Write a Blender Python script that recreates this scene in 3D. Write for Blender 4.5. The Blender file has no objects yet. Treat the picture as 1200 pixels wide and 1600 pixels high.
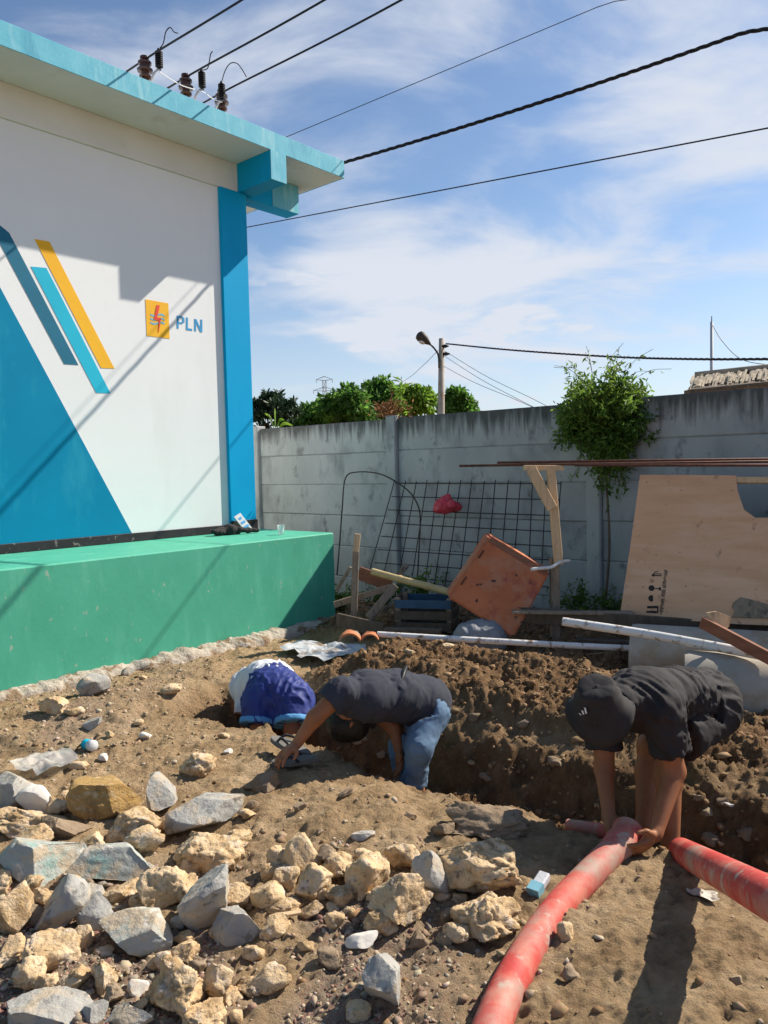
import bpy, bmesh, math, random
import numpy as np
from mathutils import Vector, Matrix, Quaternion
rad = math.radians
random.seed(7); np.random.seed(7)
scene = bpy.context.scene
COL = scene.collection

# ------------------------------------------------------------------ camera
FPX, CAM_H = 1208.0, 1.6
PITCH, ROLL = rad(3.24), rad(1.3)
Fw = np.array([0, math.cos(PITCH), -math.sin(PITCH)])
U0 = np.array([0, math.sin(PITCH), math.cos(PITCH)])
X0 = np.array([1.0, 0, 0])
Rt = math.cos(ROLL) * X0 - math.sin(ROLL) * U0
Up = math.sin(ROLL) * X0 + math.cos(ROLL) * U0
CAM = np.array([0, 0, CAM_H])
cd = bpy.data.cameras.new('camera'); cam = bpy.data.objects.new('camera', cd); COL.objects.link(cam)
cd.sensor_fit = 'VERTICAL'; cd.sensor_height = 36.0; cd.lens = FPX / 1600 * 36; cd.clip_start = 0.05; cd.clip_end = 6000
M = Matrix.Identity(4)
for i in range(3):
    M[i][0] = Rt[i]; M[i][1] = Up[i]; M[i][2] = -Fw[i]; M[i][3] = CAM[i]
cam.matrix_world = M
scene.camera = cam

# ------------------------------------------------------------------ light
SUN = np.array([.670, .349, .656]); SUN /= np.linalg.norm(SUN)
SUN_EL = math.asin(SUN[2]); SUN_AZ = math.atan2(SUN[0], SUN[1])
sd = bpy.data.lights.new('sun', 'SUN'); sun = bpy.data.objects.new('sun', sd); COL.objects.link(sun)
sd.energy = 5.0; sd.angle = rad(0.5); sd.color = (1.0, 0.92, 0.80)
sun.rotation_euler = Vector(-SUN).to_track_quat('-Z', 'Y').to_euler()
sun.location = (6, 3, 8)
scene.view_settings.view_transform = 'Standard'; scene.view_settings.look = 'None'
scene.view_settings.exposure = 0.62; scene.view_settings.gamma = 1.0
scene.view_settings.use_curve_mapping = False

w = bpy.data.worlds.new('World'); scene.world = w; w.use_nodes = True
nt = w.node_tree; N = nt.nodes; L = nt.links; N.clear()
out = N.new('ShaderNodeOutputWorld'); bg = N.new('ShaderNodeBackground'); bg.inputs[1].default_value = 0.088
sky = N.new('ShaderNodeTexSky'); sky.sky_type = 'NISHITA'; sky.sun_disc = False
sky.sun_elevation = SUN_EL; sky.sun_rotation = SUN_AZ
sky.air_density = 1.0; sky.dust_density = 0.5; sky.ozone_density = 3.5; sky.altitude = 0
tc = N.new('ShaderNodeTexCoord'); sep = N.new('ShaderNodeSeparateXYZ'); L.new(tc.outputs['Generated'], sep.inputs[0])
def wm(op, a, b=None, c=None):
    m = N.new('ShaderNodeMath'); m.operation = op; m.use_clamp = False
    for i, v in enumerate((a, b, c)):
        if v is None: continue
        if isinstance(v, (int, float)): m.inputs[i].default_value = v
        else: L.new(v, m.inputs[i])
    return m.outputs[0]
zc = wm('MAXIMUM', sep.outputs[2], 0.0)
zz = wm('ADD', zc, 0.22)
comb = N.new('ShaderNodeCombineXYZ')
L.new(wm('DIVIDE', sep.outputs[0], zz), comb.inputs[0]); L.new(wm('DIVIDE', sep.outputs[1], zz), comb.inputs[1])
def wnoise(scale, sx, sy, rot, detail, rough, dist, off):
    mp = N.new('ShaderNodeMapping'); L.new(comb.outputs[0], mp.inputs[0])
    mp.inputs['Scale'].default_value = (sx, sy, 1); mp.inputs['Rotation'].default_value = (0, 0, rot); mp.inputs['Location'].default_value = off
    n_ = N.new('ShaderNodeTexNoise'); L.new(mp.outputs[0], n_.inputs['Vector'])
    n_.inputs['Scale'].default_value = scale; n_.inputs['Detail'].default_value = detail
    n_.inputs['Roughness'].default_value = rough; n_.inputs['Distortion'].default_value = dist
    return n_.outputs[0]
def wramp(v, a, b):
    r = N.new('ShaderNodeMapRange'); r.interpolation_type = 'SMOOTHSTEP'; L.new(v, r.inputs[0])
    r.inputs[1].default_value = a; r.inputs[2].default_value = b
    return r.outputs[0]
def bank(px, py, deg, wgt):
    d = Fw + Rt * (px - 600) / FPX - Up * (py - 800) / FPX; d = d / np.linalg.norm(d)
    vm = N.new('ShaderNodeVectorMath'); vm.operation = 'DOT_PRODUCT'; L.new(tc.outputs['Generated'], vm.inputs[0]); vm.inputs[1].default_value = tuple(d)
    return wm('MULTIPLY', wramp(vm.outputs['Value'], math.cos(rad(deg)), 1.0), wgt)
banks = None
for b_ in ((660, 395, 11, .17), (520, 440, 9, .12), (560, 60, 14, .13), (1000, 330, 15, .13), (1080, 90, 13, .12), (300, 40, 9, .06), (800, 560, 14, .08), (-900, 200, 25, .12), (2300, 100, 28, .12)):
    q_ = bank(*b_); banks = q_ if banks is None else wm('ADD', banks, q_)
wisp = wnoise(1.9, 1.0, 1.35, rad(-35), 8, 0.56, 0.35, (3.1, 1.7, 0))
cirrus = wramp(wm('ADD', wisp, banks), 0.545, 0.86)
puff = wm('MULTIPLY', wramp(wnoise(2.6, 1, 1, 0, 7, .5, .15, (4.4, 9.6, 0)), 0.60, 0.66), wramp(sep.outputs[2], 0.32, 0.16))
low = wm('MULTIPLY', wramp(sep.outputs[2], 0.30, 0.0), 0.5)
cl = wm('MINIMUM', wm('ADD', wm('MULTIPLY', cirrus, 0.92), wm('ADD', wm('MULTIPLY', puff, 0.5), low)), 0.95)
mix = N.new('ShaderNodeMix'); mix.data_type = 'RGBA'; L.new(cl, mix.inputs[0]); L.new(sky.outputs[0], mix.inputs[6]); mix.inputs[7].default_value = (5.6, 5.9, 6.5, 1)
L.new(mix.outputs[2], bg.inputs[0]); L.new(bg.outputs[0], out.inputs[0])

# ------------------------------------------------------------------ picture-to-place helpers
def V3(*a): return np.array(a, float)
def ray(px, py): return Fw + Rt * (px - 600) / FPX - Up * (py - 800) / FPX
def P(px, py, d): return CAM + ray(px, py) * d
def at_z(px, py, z): r = ray(px, py); return CAM + r * ((z - CAM_H) / r[2])
def on_plane(px, py, p, n): r = ray(px, py); return CAM + r * (np.dot(p - CAM, n) / np.dot(r, n))
def unit(v): v = np.asarray(v, float); return v / np.linalg.norm(v)

# ------------------------------------------------------------------ noise
def _h(ix, iy, iz, s):
    n = (ix.astype(np.int64) * 374761393 + iy.astype(np.int64) * 668265263 + iz.astype(np.int64) * 2147483647 + s * 974711) & 0x7fffffff
    n = ((n ^ (n >> 13)) * 1274126177) & 0x7fffffff
    n = ((n ^ (n >> 16)) * 974634287) & 0x7fffffff
    return ((n ^ (n >> 15)) & 0xffffff) / float(0xffffff)
def noise2(x, y, s=0):
    ix = np.floor(x); iy = np.floor(y); fx = x - ix; fy = y - iy
    fx = fx * fx * (3 - 2 * fx); fy = fy * fy * (3 - 2 * fy); z = np.zeros_like(ix)
    a = _h(ix, iy, z, s); b = _h(ix + 1, iy, z, s); c = _h(ix, iy + 1, z, s); d = _h(ix + 1, iy + 1, z, s)
    return (a + (b - a) * fx) * (1 - fy) + (c + (d - c) * fx) * fy
def noise3(x, y, z, s=0):
    ix = np.floor(x); iy = np.floor(y); iz = np.floor(z); fx = x - ix; fy = y - iy; fz = z - iz
    fx = fx * fx * (3 - 2 * fx); fy = fy * fy * (3 - 2 * fy); fz = fz * fz * (3 - 2 * fz)
    def lay(k):
        a = _h(ix, iy, iz + k, s); b = _h(ix + 1, iy, iz + k, s); c = _h(ix, iy + 1, iz + k, s); d = _h(ix + 1, iy + 1, iz + k, s)
        return (a + (b - a) * fx) * (1 - fy) + (c + (d - c) * fx) * fy
    l0 = lay(0); l1 = lay(1)
    return l0 + (l1 - l0) * fz
def fbm2(x, y, f, o=4, s=0, g=.5):
    t = np.zeros_like(x); a = 1.0; n = 0
    for i in range(o):
        c, sn = math.cos(i * 1.1), math.sin(i * 1.1)
        t += a * noise2((x * c - y * sn) * f + 17.3 * i, (x * sn + y * c) * f - 9.1 * i, s + i); n += a; a *= g; f *= 2.03
    return t / n
def fbm3(p, f, o=3, s=0, g=.5):
    t = np.zeros(len(p)); a = 1.0; n = 0
    for i in range(o):
        t += a * noise3(p[:, 0] * f + 5.3 * i, p[:, 1] * f - 3.7 * i, p[:, 2] * f + 1.9 * i, s + i); n += a; a *= g; f *= 2.03
    return t / n
def sstep(a, b, x): t = np.clip((x - a) / (b - a), 0, 1); return t * t * (3 - 2 * t)

# ------------------------------------------------------------------ materials
MATS = {}
def mat(name, cols, scale=6, rough=.8, bump=.3, bscale=40, bdist=.01, metal=0, spec=.3, coord='Object', stretch=(1, 1, 1), detail=6, stain=None, island=0, trans=0, alpha=1, objrand=True, contrast=(.3, .7), sss=0, bdetail=6):
    if name in MATS: return MATS[name]
    m = bpy.data.materials.new(name); m.use_nodes = True; t = m.node_tree; n = t.nodes; l = t.links
    b = n['Principled BSDF']; b.inputs['Roughness'].default_value = rough; b.inputs['Metallic'].default_value = metal
    b.inputs['Specular IOR Level'].default_value = spec
    tcn = n.new('ShaderNodeTexCoord'); vec = tcn.outputs[coord]
    if objrand:
        oi = n.new('ShaderNodeObjectInfo'); mm = n.new('ShaderNodeMath'); mm.operation = 'MULTIPLY'; mm.inputs[1].default_value = 60
        l.new(oi.outputs['Random'], mm.inputs[0])
        va = n.new('ShaderNodeVectorMath'); va.operation = 'ADD'; l.new(vec, va.inputs[0]); l.new(mm.outputs[0], va.inputs[1]); vec = va.outputs[0]
    mp = n.new('ShaderNodeMapping'); mp.inputs['Scale'].default_value = stretch; l.new(vec, mp.inputs[0])
    tx = n.new('ShaderNodeTexNoise'); tx.inputs['Scale'].default_value = scale; tx.inputs['Detail'].default_value = detail; tx.inputs['Roughness'].default_value = .62
    l.new(mp.outputs[0], tx.inputs['Vector'])
    rp = n.new('ShaderNodeValToRGB'); l.new(tx.outputs[0], rp.inputs[0])
    e = rp.color_ramp.elements
    k = len(cols)
    while len(e) < k: e.new(.5)
    for i, c in enumerate(cols):
        e[i].position = contrast[0] + (contrast[1] - contrast[0]) * i / max(1, k - 1); e[i].color = (*c, 1)
    col = rp.outputs[0]
    if stain:
        for (sc, sst, a, bb, sscale) in stain:
            mp2 = n.new('ShaderNodeMapping'); mp2.inputs['Scale'].default_value = sst; mp2.inputs['Location'].default_value = (3.3, 1.7, 5.1); l.new(vec, mp2.inputs[0])
            t2 = n.new('ShaderNodeTexNoise'); t2.inputs['Scale'].default_value = sscale; t2.inputs['Detail'].default_value = 8; t2.inputs['Roughness'].default_value = .65; l.new(mp2.outputs[0], t2.inputs['Vector'])
            mr = n.new('ShaderNodeMapRange'); mr.inputs[1].default_value = .5 + (a - .5) * .68; mr.inputs[2].default_value = .5 + (bb - .5) * .68; l.new(t2.outputs[0], mr.inputs[0])
            mx = n.new('ShaderNodeMix'); mx.data_type = 'RGBA'; l.new(mr.outputs[0], mx.inputs[0]); l.new(col, mx.inputs[6]); mx.inputs[7].default_value = (*sc, 1); col = mx.outputs[2]
    if island:
        g = n.new('ShaderNodeNewGeometry'); mr = n.new('ShaderNodeMapRange'); mr.inputs[3].default_value = 1 - island; mr.inputs[4].default_value = 1 + island
        l.new(g.outputs['Random Per Island'], mr.inputs[0])
        vm = n.new('ShaderNodeVectorMath'); vm.operation = 'SCALE'; l.new(col, vm.inputs[0]); l.new(mr.outputs[0], vm.inputs['Scale']); col = vm.outputs[0]
    l.new(col, b.inputs['Base Color'])
    if bump:
        t3 = n.new('ShaderNodeTexNoise'); t3.inputs['Scale'].default_value = bscale; t3.inputs['Detail'].default_value = bdetail; t3.inputs['Roughness'].default_value = .65; l.new(mp.outputs[0], t3.inputs['Vector'])
        bp = n.new('ShaderNodeBump'); bp.inputs['Strength'].default_value = bump; bp.inputs['Distance'].default_value = bdist; l.new(t3.outputs[0], bp.inputs['Height']); l.new(bp.outputs[0], b.inputs['Normal'])
    if trans:
        tr = n.new('ShaderNodeBsdfTranslucent'); l.new(col, tr.inputs[0]); ms = n.new('ShaderNodeMixShader'); ms.inputs[0].default_value = trans
        l.new(b.outputs[0], ms.inputs[1]); l.new(tr.outputs[0], ms.inputs[2]); l.new(ms.outputs[0], n['Material Output'].inputs[0])
    if alpha < 1: b.inputs['Alpha'].default_value = alpha
    if sss: b.inputs['Subsurface Weight'].default_value = sss; b.inputs['Subsurface Radius'].default_value = (.01, .004, .002)
    MATS[name] = m; return m

WHITE = mat('wall_white', [(.765, .785, .79), (.805, .82, .825)], 1.2, .85, .12, 18, .006, stain=[((.74, .75, .75), (1, 1, .25), .6, .9, 2.2)])
SOFFIT = mat('soffit_white', [(.66, .67, .64), (.74, .75, .72)], 2, .9, .15, 40, .004, stain=[((.58, .55, .46), (1, 1, 1), .62, .8, 1.4)])
TEAL = mat('pillar_teal', [(.0, .31, .6), (.0, .35, .66)], 1.5, .6, .12, 50, .004, spec=.12, stain=[((.01, .38, .66), (1, 1, .3), .55, .8, 3)])
FASCIA = mat('fascia_paint', [(.09, .42, .56), (.15, .5, .63)], 5, .7, .25, 45, .006, stain=[((.27, .58, .67), (1, 1, .15), .55, .75, 9), ((.06, .32, .46), (1, 1, .3), .66, .85, 2.5)])
GREEN = mat('plinth_green', [(.06, .355, .235), (.075, .4, .27)], 3.0, .65, .2, 24, .006, stain=[((.11, .45, .32), (1, 1, .25), .54, .85, 6), ((.05, .31, .2), (1, 1, .4), .6, .9, 3), ((.28, .42, .32), (1, 1, .6), .7, .78, 20)])
BLACKP = mat('skirting_black', [(.018, .016, .02), (.035, .03, .035)], 8, .6, .2, 40, .004, stain=[((.2, .17, .15), (1, 1, 1), .66, .75, 18)])
P_DARK = mat('paint_dark_teal', [(.005, .13, .22), (.008, .15, .25)], 3, .6, .1, 50, .003)
P_MID = mat('paint_teal', [(.0, .2, .36), (.0, .23, .4)], 2, .6, .1, 50, .003, spec=.12, stain=[((.015, .27, .42), (1, 1, .4), .58, .8, 3)])
P_CYAN = mat('paint_cyan', [(.0, .42, .6), (.01, .47, .66)], 3, .6, .1, 50, .003)
P_YEL = mat('paint_yellow', [(.82, .42, .01), (.88, .47, .015)], 3, .6, .1, 50, .003)
P_RED = mat('paint_red', [(.7, .05, .03), (.78, .08, .05)], 8, .6, 0)
P_BLUE = mat('paint_blue', [(.02, .27, .55), (.05, .33, .62)], 12, .6, 0)
P_LBLUE = mat('paint_light_blue', [(.16, .4, .5), (.22, .46, .55)], 12, .6, 0)
CEMENT = mat('cement_strip', [(.38, .32, .25), (.54, .48, .4)], 9, .95, .9, 30, .03, stain=[((.24, .165, .1), (1, 1, 1), .5, .6, 5)])
CONC = mat('fence_concrete', [(.33, .345, .34), (.43, .445, .435)], 1.6, .92, .35, 38, .006, stretch=(1, 1, .6), stain=[((.24, .255, .255), (1, 1, .5), .5, .76, 2.6), ((.16, .168, .165), (1, 1, .7), .6, .8, 5)])
CULV = mat('culvert_concrete', [(.31, .28, .23), (.43, .39, .33)], 3, .9, .3, 40, .006, stain=[((.3, .22, .13), (1, 1, 1), .52, .75, 3)])
DARKMET = mat('dark_metal', [(.025, .022, .02), (.06, .045, .035)], 20, .6, .2, 60, .002)
RUST = mat('rusty_rebar', [(.07, .028, .018), (.16, .06, .035)], 25, .75, .4, 90, .002)
PORC = mat('brown_porcelain', [(.05, .022, .016), (.09, .04, .026)], 10, .22, 0, spec=.6)
BLACKR = mat('black_rubber', [(.012, .012, .014), (.02, .02, .024)], 10, .5, 0)
GALV = mat('galvanised', [(.5, .52, .54), (.66, .68, .7)], 20, .45, .1, 50, .002, metal=.6)
WIRE = mat('black_cable', [(.012, .012, .016), (.02, .02, .025)], 30, .5, 0)
WOODP = mat('pale_wood', [(.5, .34, .19), (.66, .48, .29)], 5, .8, .3, 40, .003, stretch=(6, 6, .7), stain=[((.36, .24, .14), (3, 3, 1), .6, .75, 5)])
WOODG = mat('weathered_wood', [(.19, .145, .1), (.32, .25, .18)], 6, .88, .4, 40, .004, stretch=(5, 5, 1), stain=[((.1, .08, .06), (3, 3, 1), .58, .75, 6)])
WOODD = mat('dark_wood', [(.075, .055, .04), (.14, .105, .075)], 6, .88, .4, 40, .004, stretch=(3, 3, 1))
WOODR = mat('reddish_board', [(.2, .085, .05), (.3, .13, .075)], 6, .8, .3, 40, .003, stretch=(1, 1, 4))
BAMBOO = mat('bamboo', [(.42, .31, .14), (.56, .44, .23)], 8, .55, .1, 40, .002)
PLY = mat('plywood', [(.62, .345, .19), (.72, .43, .255)], 2.0, .75, .12, 30, .002, stretch=(1, 1, 7), stain=[((.74, .47, .3), (1, 1, 5), .5, .8, 1.6), ((.36, .2, .12), (1, 1, .8), .66, .78, 6), ((.3, .17, .1), (1, 1, 1), .72, .76, 26)])
ORANGE = mat('orange_paint', [(.42, .12, .045), (.54, .175, .07)], 3.5, .65, .4, 30, .008, stain=[((.44, .22, .13), (1, 1, 1), .5, .75, 4), ((.3, .06, .045), (1, 1, 1), .58, .76, 5), ((.07, .035, .028), (1, 1, 1), .68, .73, 12)])
PVC = mat('white_pvc', [(.66, .65, .62), (.78, .77, .74)], 3, .4, .05, 30, .002, stain=[((.24, .17, .11), (1, 1, 1), .55, .7, 16)])
REDPIPE = mat('red_pipe', [(.42, .04, .034), (.53, .075, .06)], 3.5, .65, .3, 30, .005, stain=[((.56, .17, .12), (1, 1, 1), .46, .72, 6), ((.36, .26, .2), (1, 1, 1), .5, .78, 4.5), ((.42, .34, .27), (1, 1, 1), .6, .74, 13)])
PINK = mat('red_plastic', [(.62, .03, .07), (.78, .12, .15)], 9, .35, .3, 20, .01, trans=.25)
SKIN = mat('skin', [(.25, .095, .04), (.33, .135, .062)], 9, .55, .2, 90, .002, sss=.06)
HAIR = mat('hair', [(.008, .007, .006), (.016, .013, .011)], 40, .5, .5, 160, .004)
NAVY = mat('charcoal_shirt', [(.03, .033, .045), (.042, .045, .06)], 12, .92, .35, 300, .001)
BLACKC = mat('black_cotton', [(.02, .018, .019), (.034, .03, .03)], 10, .85, .35, 300, .001)
JEANS = mat('faded_jeans', [(.07, .13, .22), (.14, .215, .31)], 6, .9, .35, 300, .001, stain=[((.2, .27, .36), (1, 1, .5), .56, .75, 5)])
ROYAL = mat('royal_blue_shorts', [(.018, .03, .16), (.03, .05, .22)], 8, .6, .25, 200, .001)
LBLUEC = mat('light_blue_cloth', [(.08, .28, .55), (.13, .36, .62)], 8, .7, .2, 200, .001)
PALEC = mat('pale_shirt', [(.56, .58, .62), (.68, .69, .71)], 6, .9, .25, 200, .001)
GREYBLUEC = mat('grey_blue_cloth', [(.2, .27, .4), (.28, .35, .48)], 6, .9, .25, 200, .001)
GREYRUB = mat('grey_sandal', [(.1, .098, .09), (.17, .16, .145)], 12, .8, .3, 80, .002)
SACK = mat('grey_sack', [(.19, .2, .22), (.3, .31, .33)], 8, .7, .5, 60, .006, trans=.1)
CLOTHW = mat('white_plastic', [(.62, .64, .66), (.8, .81, .82)], 8, .5, .4, 40, .008, trans=.2)
TERRA = mat('terracotta', [(.42, .14, .055), (.56, .22, .1)], 9, .8, .3, 60, .004, stain=[((.3, .24, .18), (1, 1, 1), .58, .7, 7)])
BLUEP = mat('blue_plastic', [(.012, .06, .12), (.02, .09, .17)], 9, .4, .1)
CLEAR = mat('clear_plastic', [(.75, .78, .8), (.85, .87, .88)], 9, .2, .1, alpha=.5)
BARK = mat('bark', [(.1, .075, .05), (.2, .15, .1)], 9, .9, .5, 30, .02)
THATCH = mat('thatch', [(.25, .2, .14), (.42, .36, .27)], 9, .9, .3, 40, .01, island=.4)
GREYMET = mat('tower_steel', [(.4, .42, .45), (.5, .52, .54)], 9, .6, 0)
DRYLEAF = mat('dry_leaf', [(.22, .1, .045), (.36, .18, .08)], 30, .8, 0, island=.4, trans=.3)
def leafmat(name, a, b, tr=.35): return mat(name, [a, b], 2.2, .5, 0, island=.45, trans=tr, objrand=False, contrast=(.35, .65))
LEAF_DARK = leafmat('leaf_dark', (.018, .042, .02), (.042, .08, .034), .3)
LEAF_MID = leafmat('leaf_mid', (.055, .15, .022), (.15, .29, .05), .55)
LEAF_LIME = leafmat('leaf_lime', (.11, .23, .022), (.24, .38, .045), .5)
LEAF_VINE = leafmat('leaf_vine', (.055, .14, .022), (.2, .3, .045), .5)
INK = mat('stencil_ink', [(.018, .015, .015), (.05, .04, .035)], 60, .8, 0)

# ------------------------------------------------------------------ object helpers
OFF = {}
def tag(o, label=None, cat=None, group=None, kind=None):
    if label: o['label'] = label
    if cat: o['category'] = cat
    if group: o['group'] = group
    if kind: o['kind'] = kind
    return o
def thing(name, loc, label, cat, group=None):
    o = bpy.data.objects.new(name, None); o.empty_display_size = .1; COL.objects.link(o); o.location = tuple(loc); OFF[o] = np.array(loc, float)
    return tag(o, label, cat, group)
def mesh(name, v, f, m, parent=None, smooth=False, base=None, label=None, cat=None, group=None, kind=None, sharp=None):
    v = np.asarray(v, float)
    if parent is not None: off = OFF[parent]
    elif base is not None: off = np.asarray(base, float)
    else: off = np.array([(v[:, 0].min() + v[:, 0].max()) / 2, (v[:, 1].min() + v[:, 1].max()) / 2, v[:, 2].min()])
    me = bpy.data.meshes.new(name)
    if isinstance(f, np.ndarray):
        vv = np.ascontiguousarray((v - off).astype(np.float32)); nf, k = f.shape
        me.vertices.add(len(vv)); me.vertices.foreach_set('co', vv.ravel())
        me.loops.add(nf * k); me.loops.foreach_set('vertex_index', np.ascontiguousarray(f.astype(np.int32)).ravel())
        me.polygons.add(nf); me.polygons.foreach_set('loop_start', np.arange(0, nf * k, k, dtype=np.int32))
        me.update(calc_edges=True)
    else:
        me.from_pydata([tuple(x) for x in (v - off)], [], f); me.update()
    me.materials.append(m)
    if smooth: me.polygons.foreach_set('use_smooth', [True] * len(me.polygons))
    if sharp: me.set_sharp_from_angle(angle=rad(sharp))
    o = bpy.data.objects.new(name, me); COL.objects.link(o); OFF[o] = off
    if parent is not None: o.parent = parent
    else: o.location = tuple(off)
    return tag(o, label, cat, group, kind)
class MB:
    def __init__(s): s.v = []; s.f = []; s.n = 0
    def add(s, v, f):
        s.v.append(np.asarray(v, float)); s.f += [tuple(i + s.n for i in q) for q in f]; s.n += len(v); return s
    def out(s): return np.concatenate(s.v), s.f
    def build(s, name, m, parent=None, **k): v, f = s.out(); return mesh(name, v, f, m, parent, **k)
def box_vf(c, ax, h, bev=0):
    c = np.asarray(c, float); ax = [np.asarray(a, float) for a in ax]
    if not bev:
        v = [c + ax[0] * h[0] * i + ax[1] * h[1] * j + ax[2] * h[2] * k for i in (-1, 1) for j in (-1, 1) for k in (-1, 1)]
        return v, [(0, 1, 3, 2), (4, 6, 7, 5), (0, 4, 5, 1), (2, 3, 7, 6), (0, 2, 6, 4), (1, 5, 7, 3)]
    bm = bmesh.new(); bmesh.ops.create_cube(bm, size=2.0)
    for q in bm.verts: q.co = Vector((q.co.x * h[0], q.co.y * h[1], q.co.z * h[2]))
    bmesh.ops.bevel(bm, geom=list(bm.edges), offset=bev, segments=1, affect='EDGES')
    bm.verts.index_update()
    v = [c + ax[0] * q.co.x + ax[1] * q.co.y + ax[2] * q.co.z for q in bm.verts]; f = [tuple(q.index for q in p.verts) for p in bm.faces]; bm.free()
    return v, f
XYZ = [V3(1, 0, 0), V3(0, 1, 0), V3(0, 0, 1)]
def bar_vf(a, b, w_, t_, upv=(0, 0, 1), bev=0, ext=0):
    a = np.asarray(a, float); b = np.asarray(b, float); d = b - a; ln = np.linalg.norm(d); d = d / ln
    s = np.cross(d, upv); s = unit(s) if np.linalg.norm(s) > 1e-6 else V3(1, 0, 0); u = np.cross(s, d)
    return box_vf((a + b) / 2, [s, u, d], (w_ / 2, t_ / 2, ln / 2 + ext), bev)
def spline(pts, n):
    p = np.asarray(pts, float); q = np.vstack([2 * p[0] - p[1], p, 2 * p[-1] - p[-2]]); o = []
    m = len(p) - 1
    for t in np.linspace(0, m, n):
        i = min(int(t), m - 1); u = t - i; a, b, c, d = q[i], q[i + 1], q[i + 2], q[i + 3]
        o.append(.5 * (2 * b + (c - a) * u + (2 * a - 5 * b + 4 * c - d) * u * u + (3 * b - a - 3 * c + d) * u ** 3))
    return np.array(o)
def frames(p):
    t = np.gradient(p, axis=0); t /= np.linalg.norm(t, axis=1)[:, None]
    r = V3(0, 0, 1) if abs(t[0][2]) < .9 else V3(1, 0, 0)
    u = unit(r - t[0] * (r @ t[0])); us = []
    for k in t: u = unit(u - k * (u @ k)); us.append(u)
    us = np.array(us); return t, us, np.cross(t, us)
def tube_vf(pts, r, n=8, cap=True, inner=None):
    p = np.asarray(pts, float); m = len(p); r = np.broadcast_to(np.asarray(r, float), (m,))
    t, u, s = frames(p); an = np.linspace(0, 2 * math.pi, n, endpoint=False)
    v = (p[:, None, :] + r[:, None, None] * (np.cos(an)[None, :, None] * u[:, None, :] + np.sin(an)[None, :, None] * s[:, None, :])).reshape(-1, 3)
    f = [(i * n + j, i * n + (j + 1) % n, (i + 1) * n + (j + 1) % n, (i + 1) * n + j) for i in range(m - 1) for j in range(n)]
    if inner is not None:
        ri = np.broadcast_to(np.asarray(inner, float), (m,))
        v2 = (p[:, None, :] + ri[:, None, None] * (np.cos(an)[None, :, None] * u[:, None, :] + np.sin(an)[None, :, None] * s[:, None, :])).reshape(-1, 3)
        k = len(v); v = np.vstack([v, v2])
        f += [(k + i * n + j, k + (i + 1) * n + j, k + (i + 1) * n + (j + 1) % n, k + i * n + (j + 1) % n) for i in range(m - 1) for j in range(n)]
        for b, fl in ((0, 0), ((m - 1) * n, 1)):
            for j in range(n):
                q = (b + j, b + (j + 1) % n, k + b + (j + 1) % n, k + b + j); f.append(q if fl else q[::-1])
    elif cap: f.append(tuple(range(n - 1, -1, -1))); f.append(tuple(range((m - 1) * n, m * n)))
    return v, f
def lathe_vf(c, axis, prof, n=16):
    axis = unit(axis); c = np.asarray(c, float)
    pts = np.array([c + axis * h for h, r in prof]); r0 = V3(1, 0, 0) if abs(axis[0]) < .8 else V3(0, 1, 0)
    u = unit(r0 - axis * (r0 @ axis)); s = np.cross(axis, u); an = np.linspace(0, 2 * math.pi, n, endpoint=False); v = []
    for p, (h, r) in zip(pts, prof):
        for a in an: v.append(p + r * (math.cos(a) * u + math.sin(a) * s))
    m = len(prof); f = [(i * n + j, i * n + (j + 1) % n, (i + 1) * n + (j + 1) % n, (i + 1) * n + j) for i in range(m - 1) for j in range(n)]
    f.append(tuple(range(n - 1, -1, -1))); f.append(tuple(range((m - 1) * n, m * n)))
    return v, f
def poly_sheet(poly, nrm, th):
    a = [np.asarray(p, float) for p in poly]; n = len(a); nrm = np.asarray(nrm, float)
    v = a + [p + nrm * th for p in a]
    f = [tuple(range(n - 1, -1, -1)), tuple(range(n, 2 * n))] + [(i, (i + 1) % n, n + (i + 1) % n, n + i) for i in range(n)]
    return v, f

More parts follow.
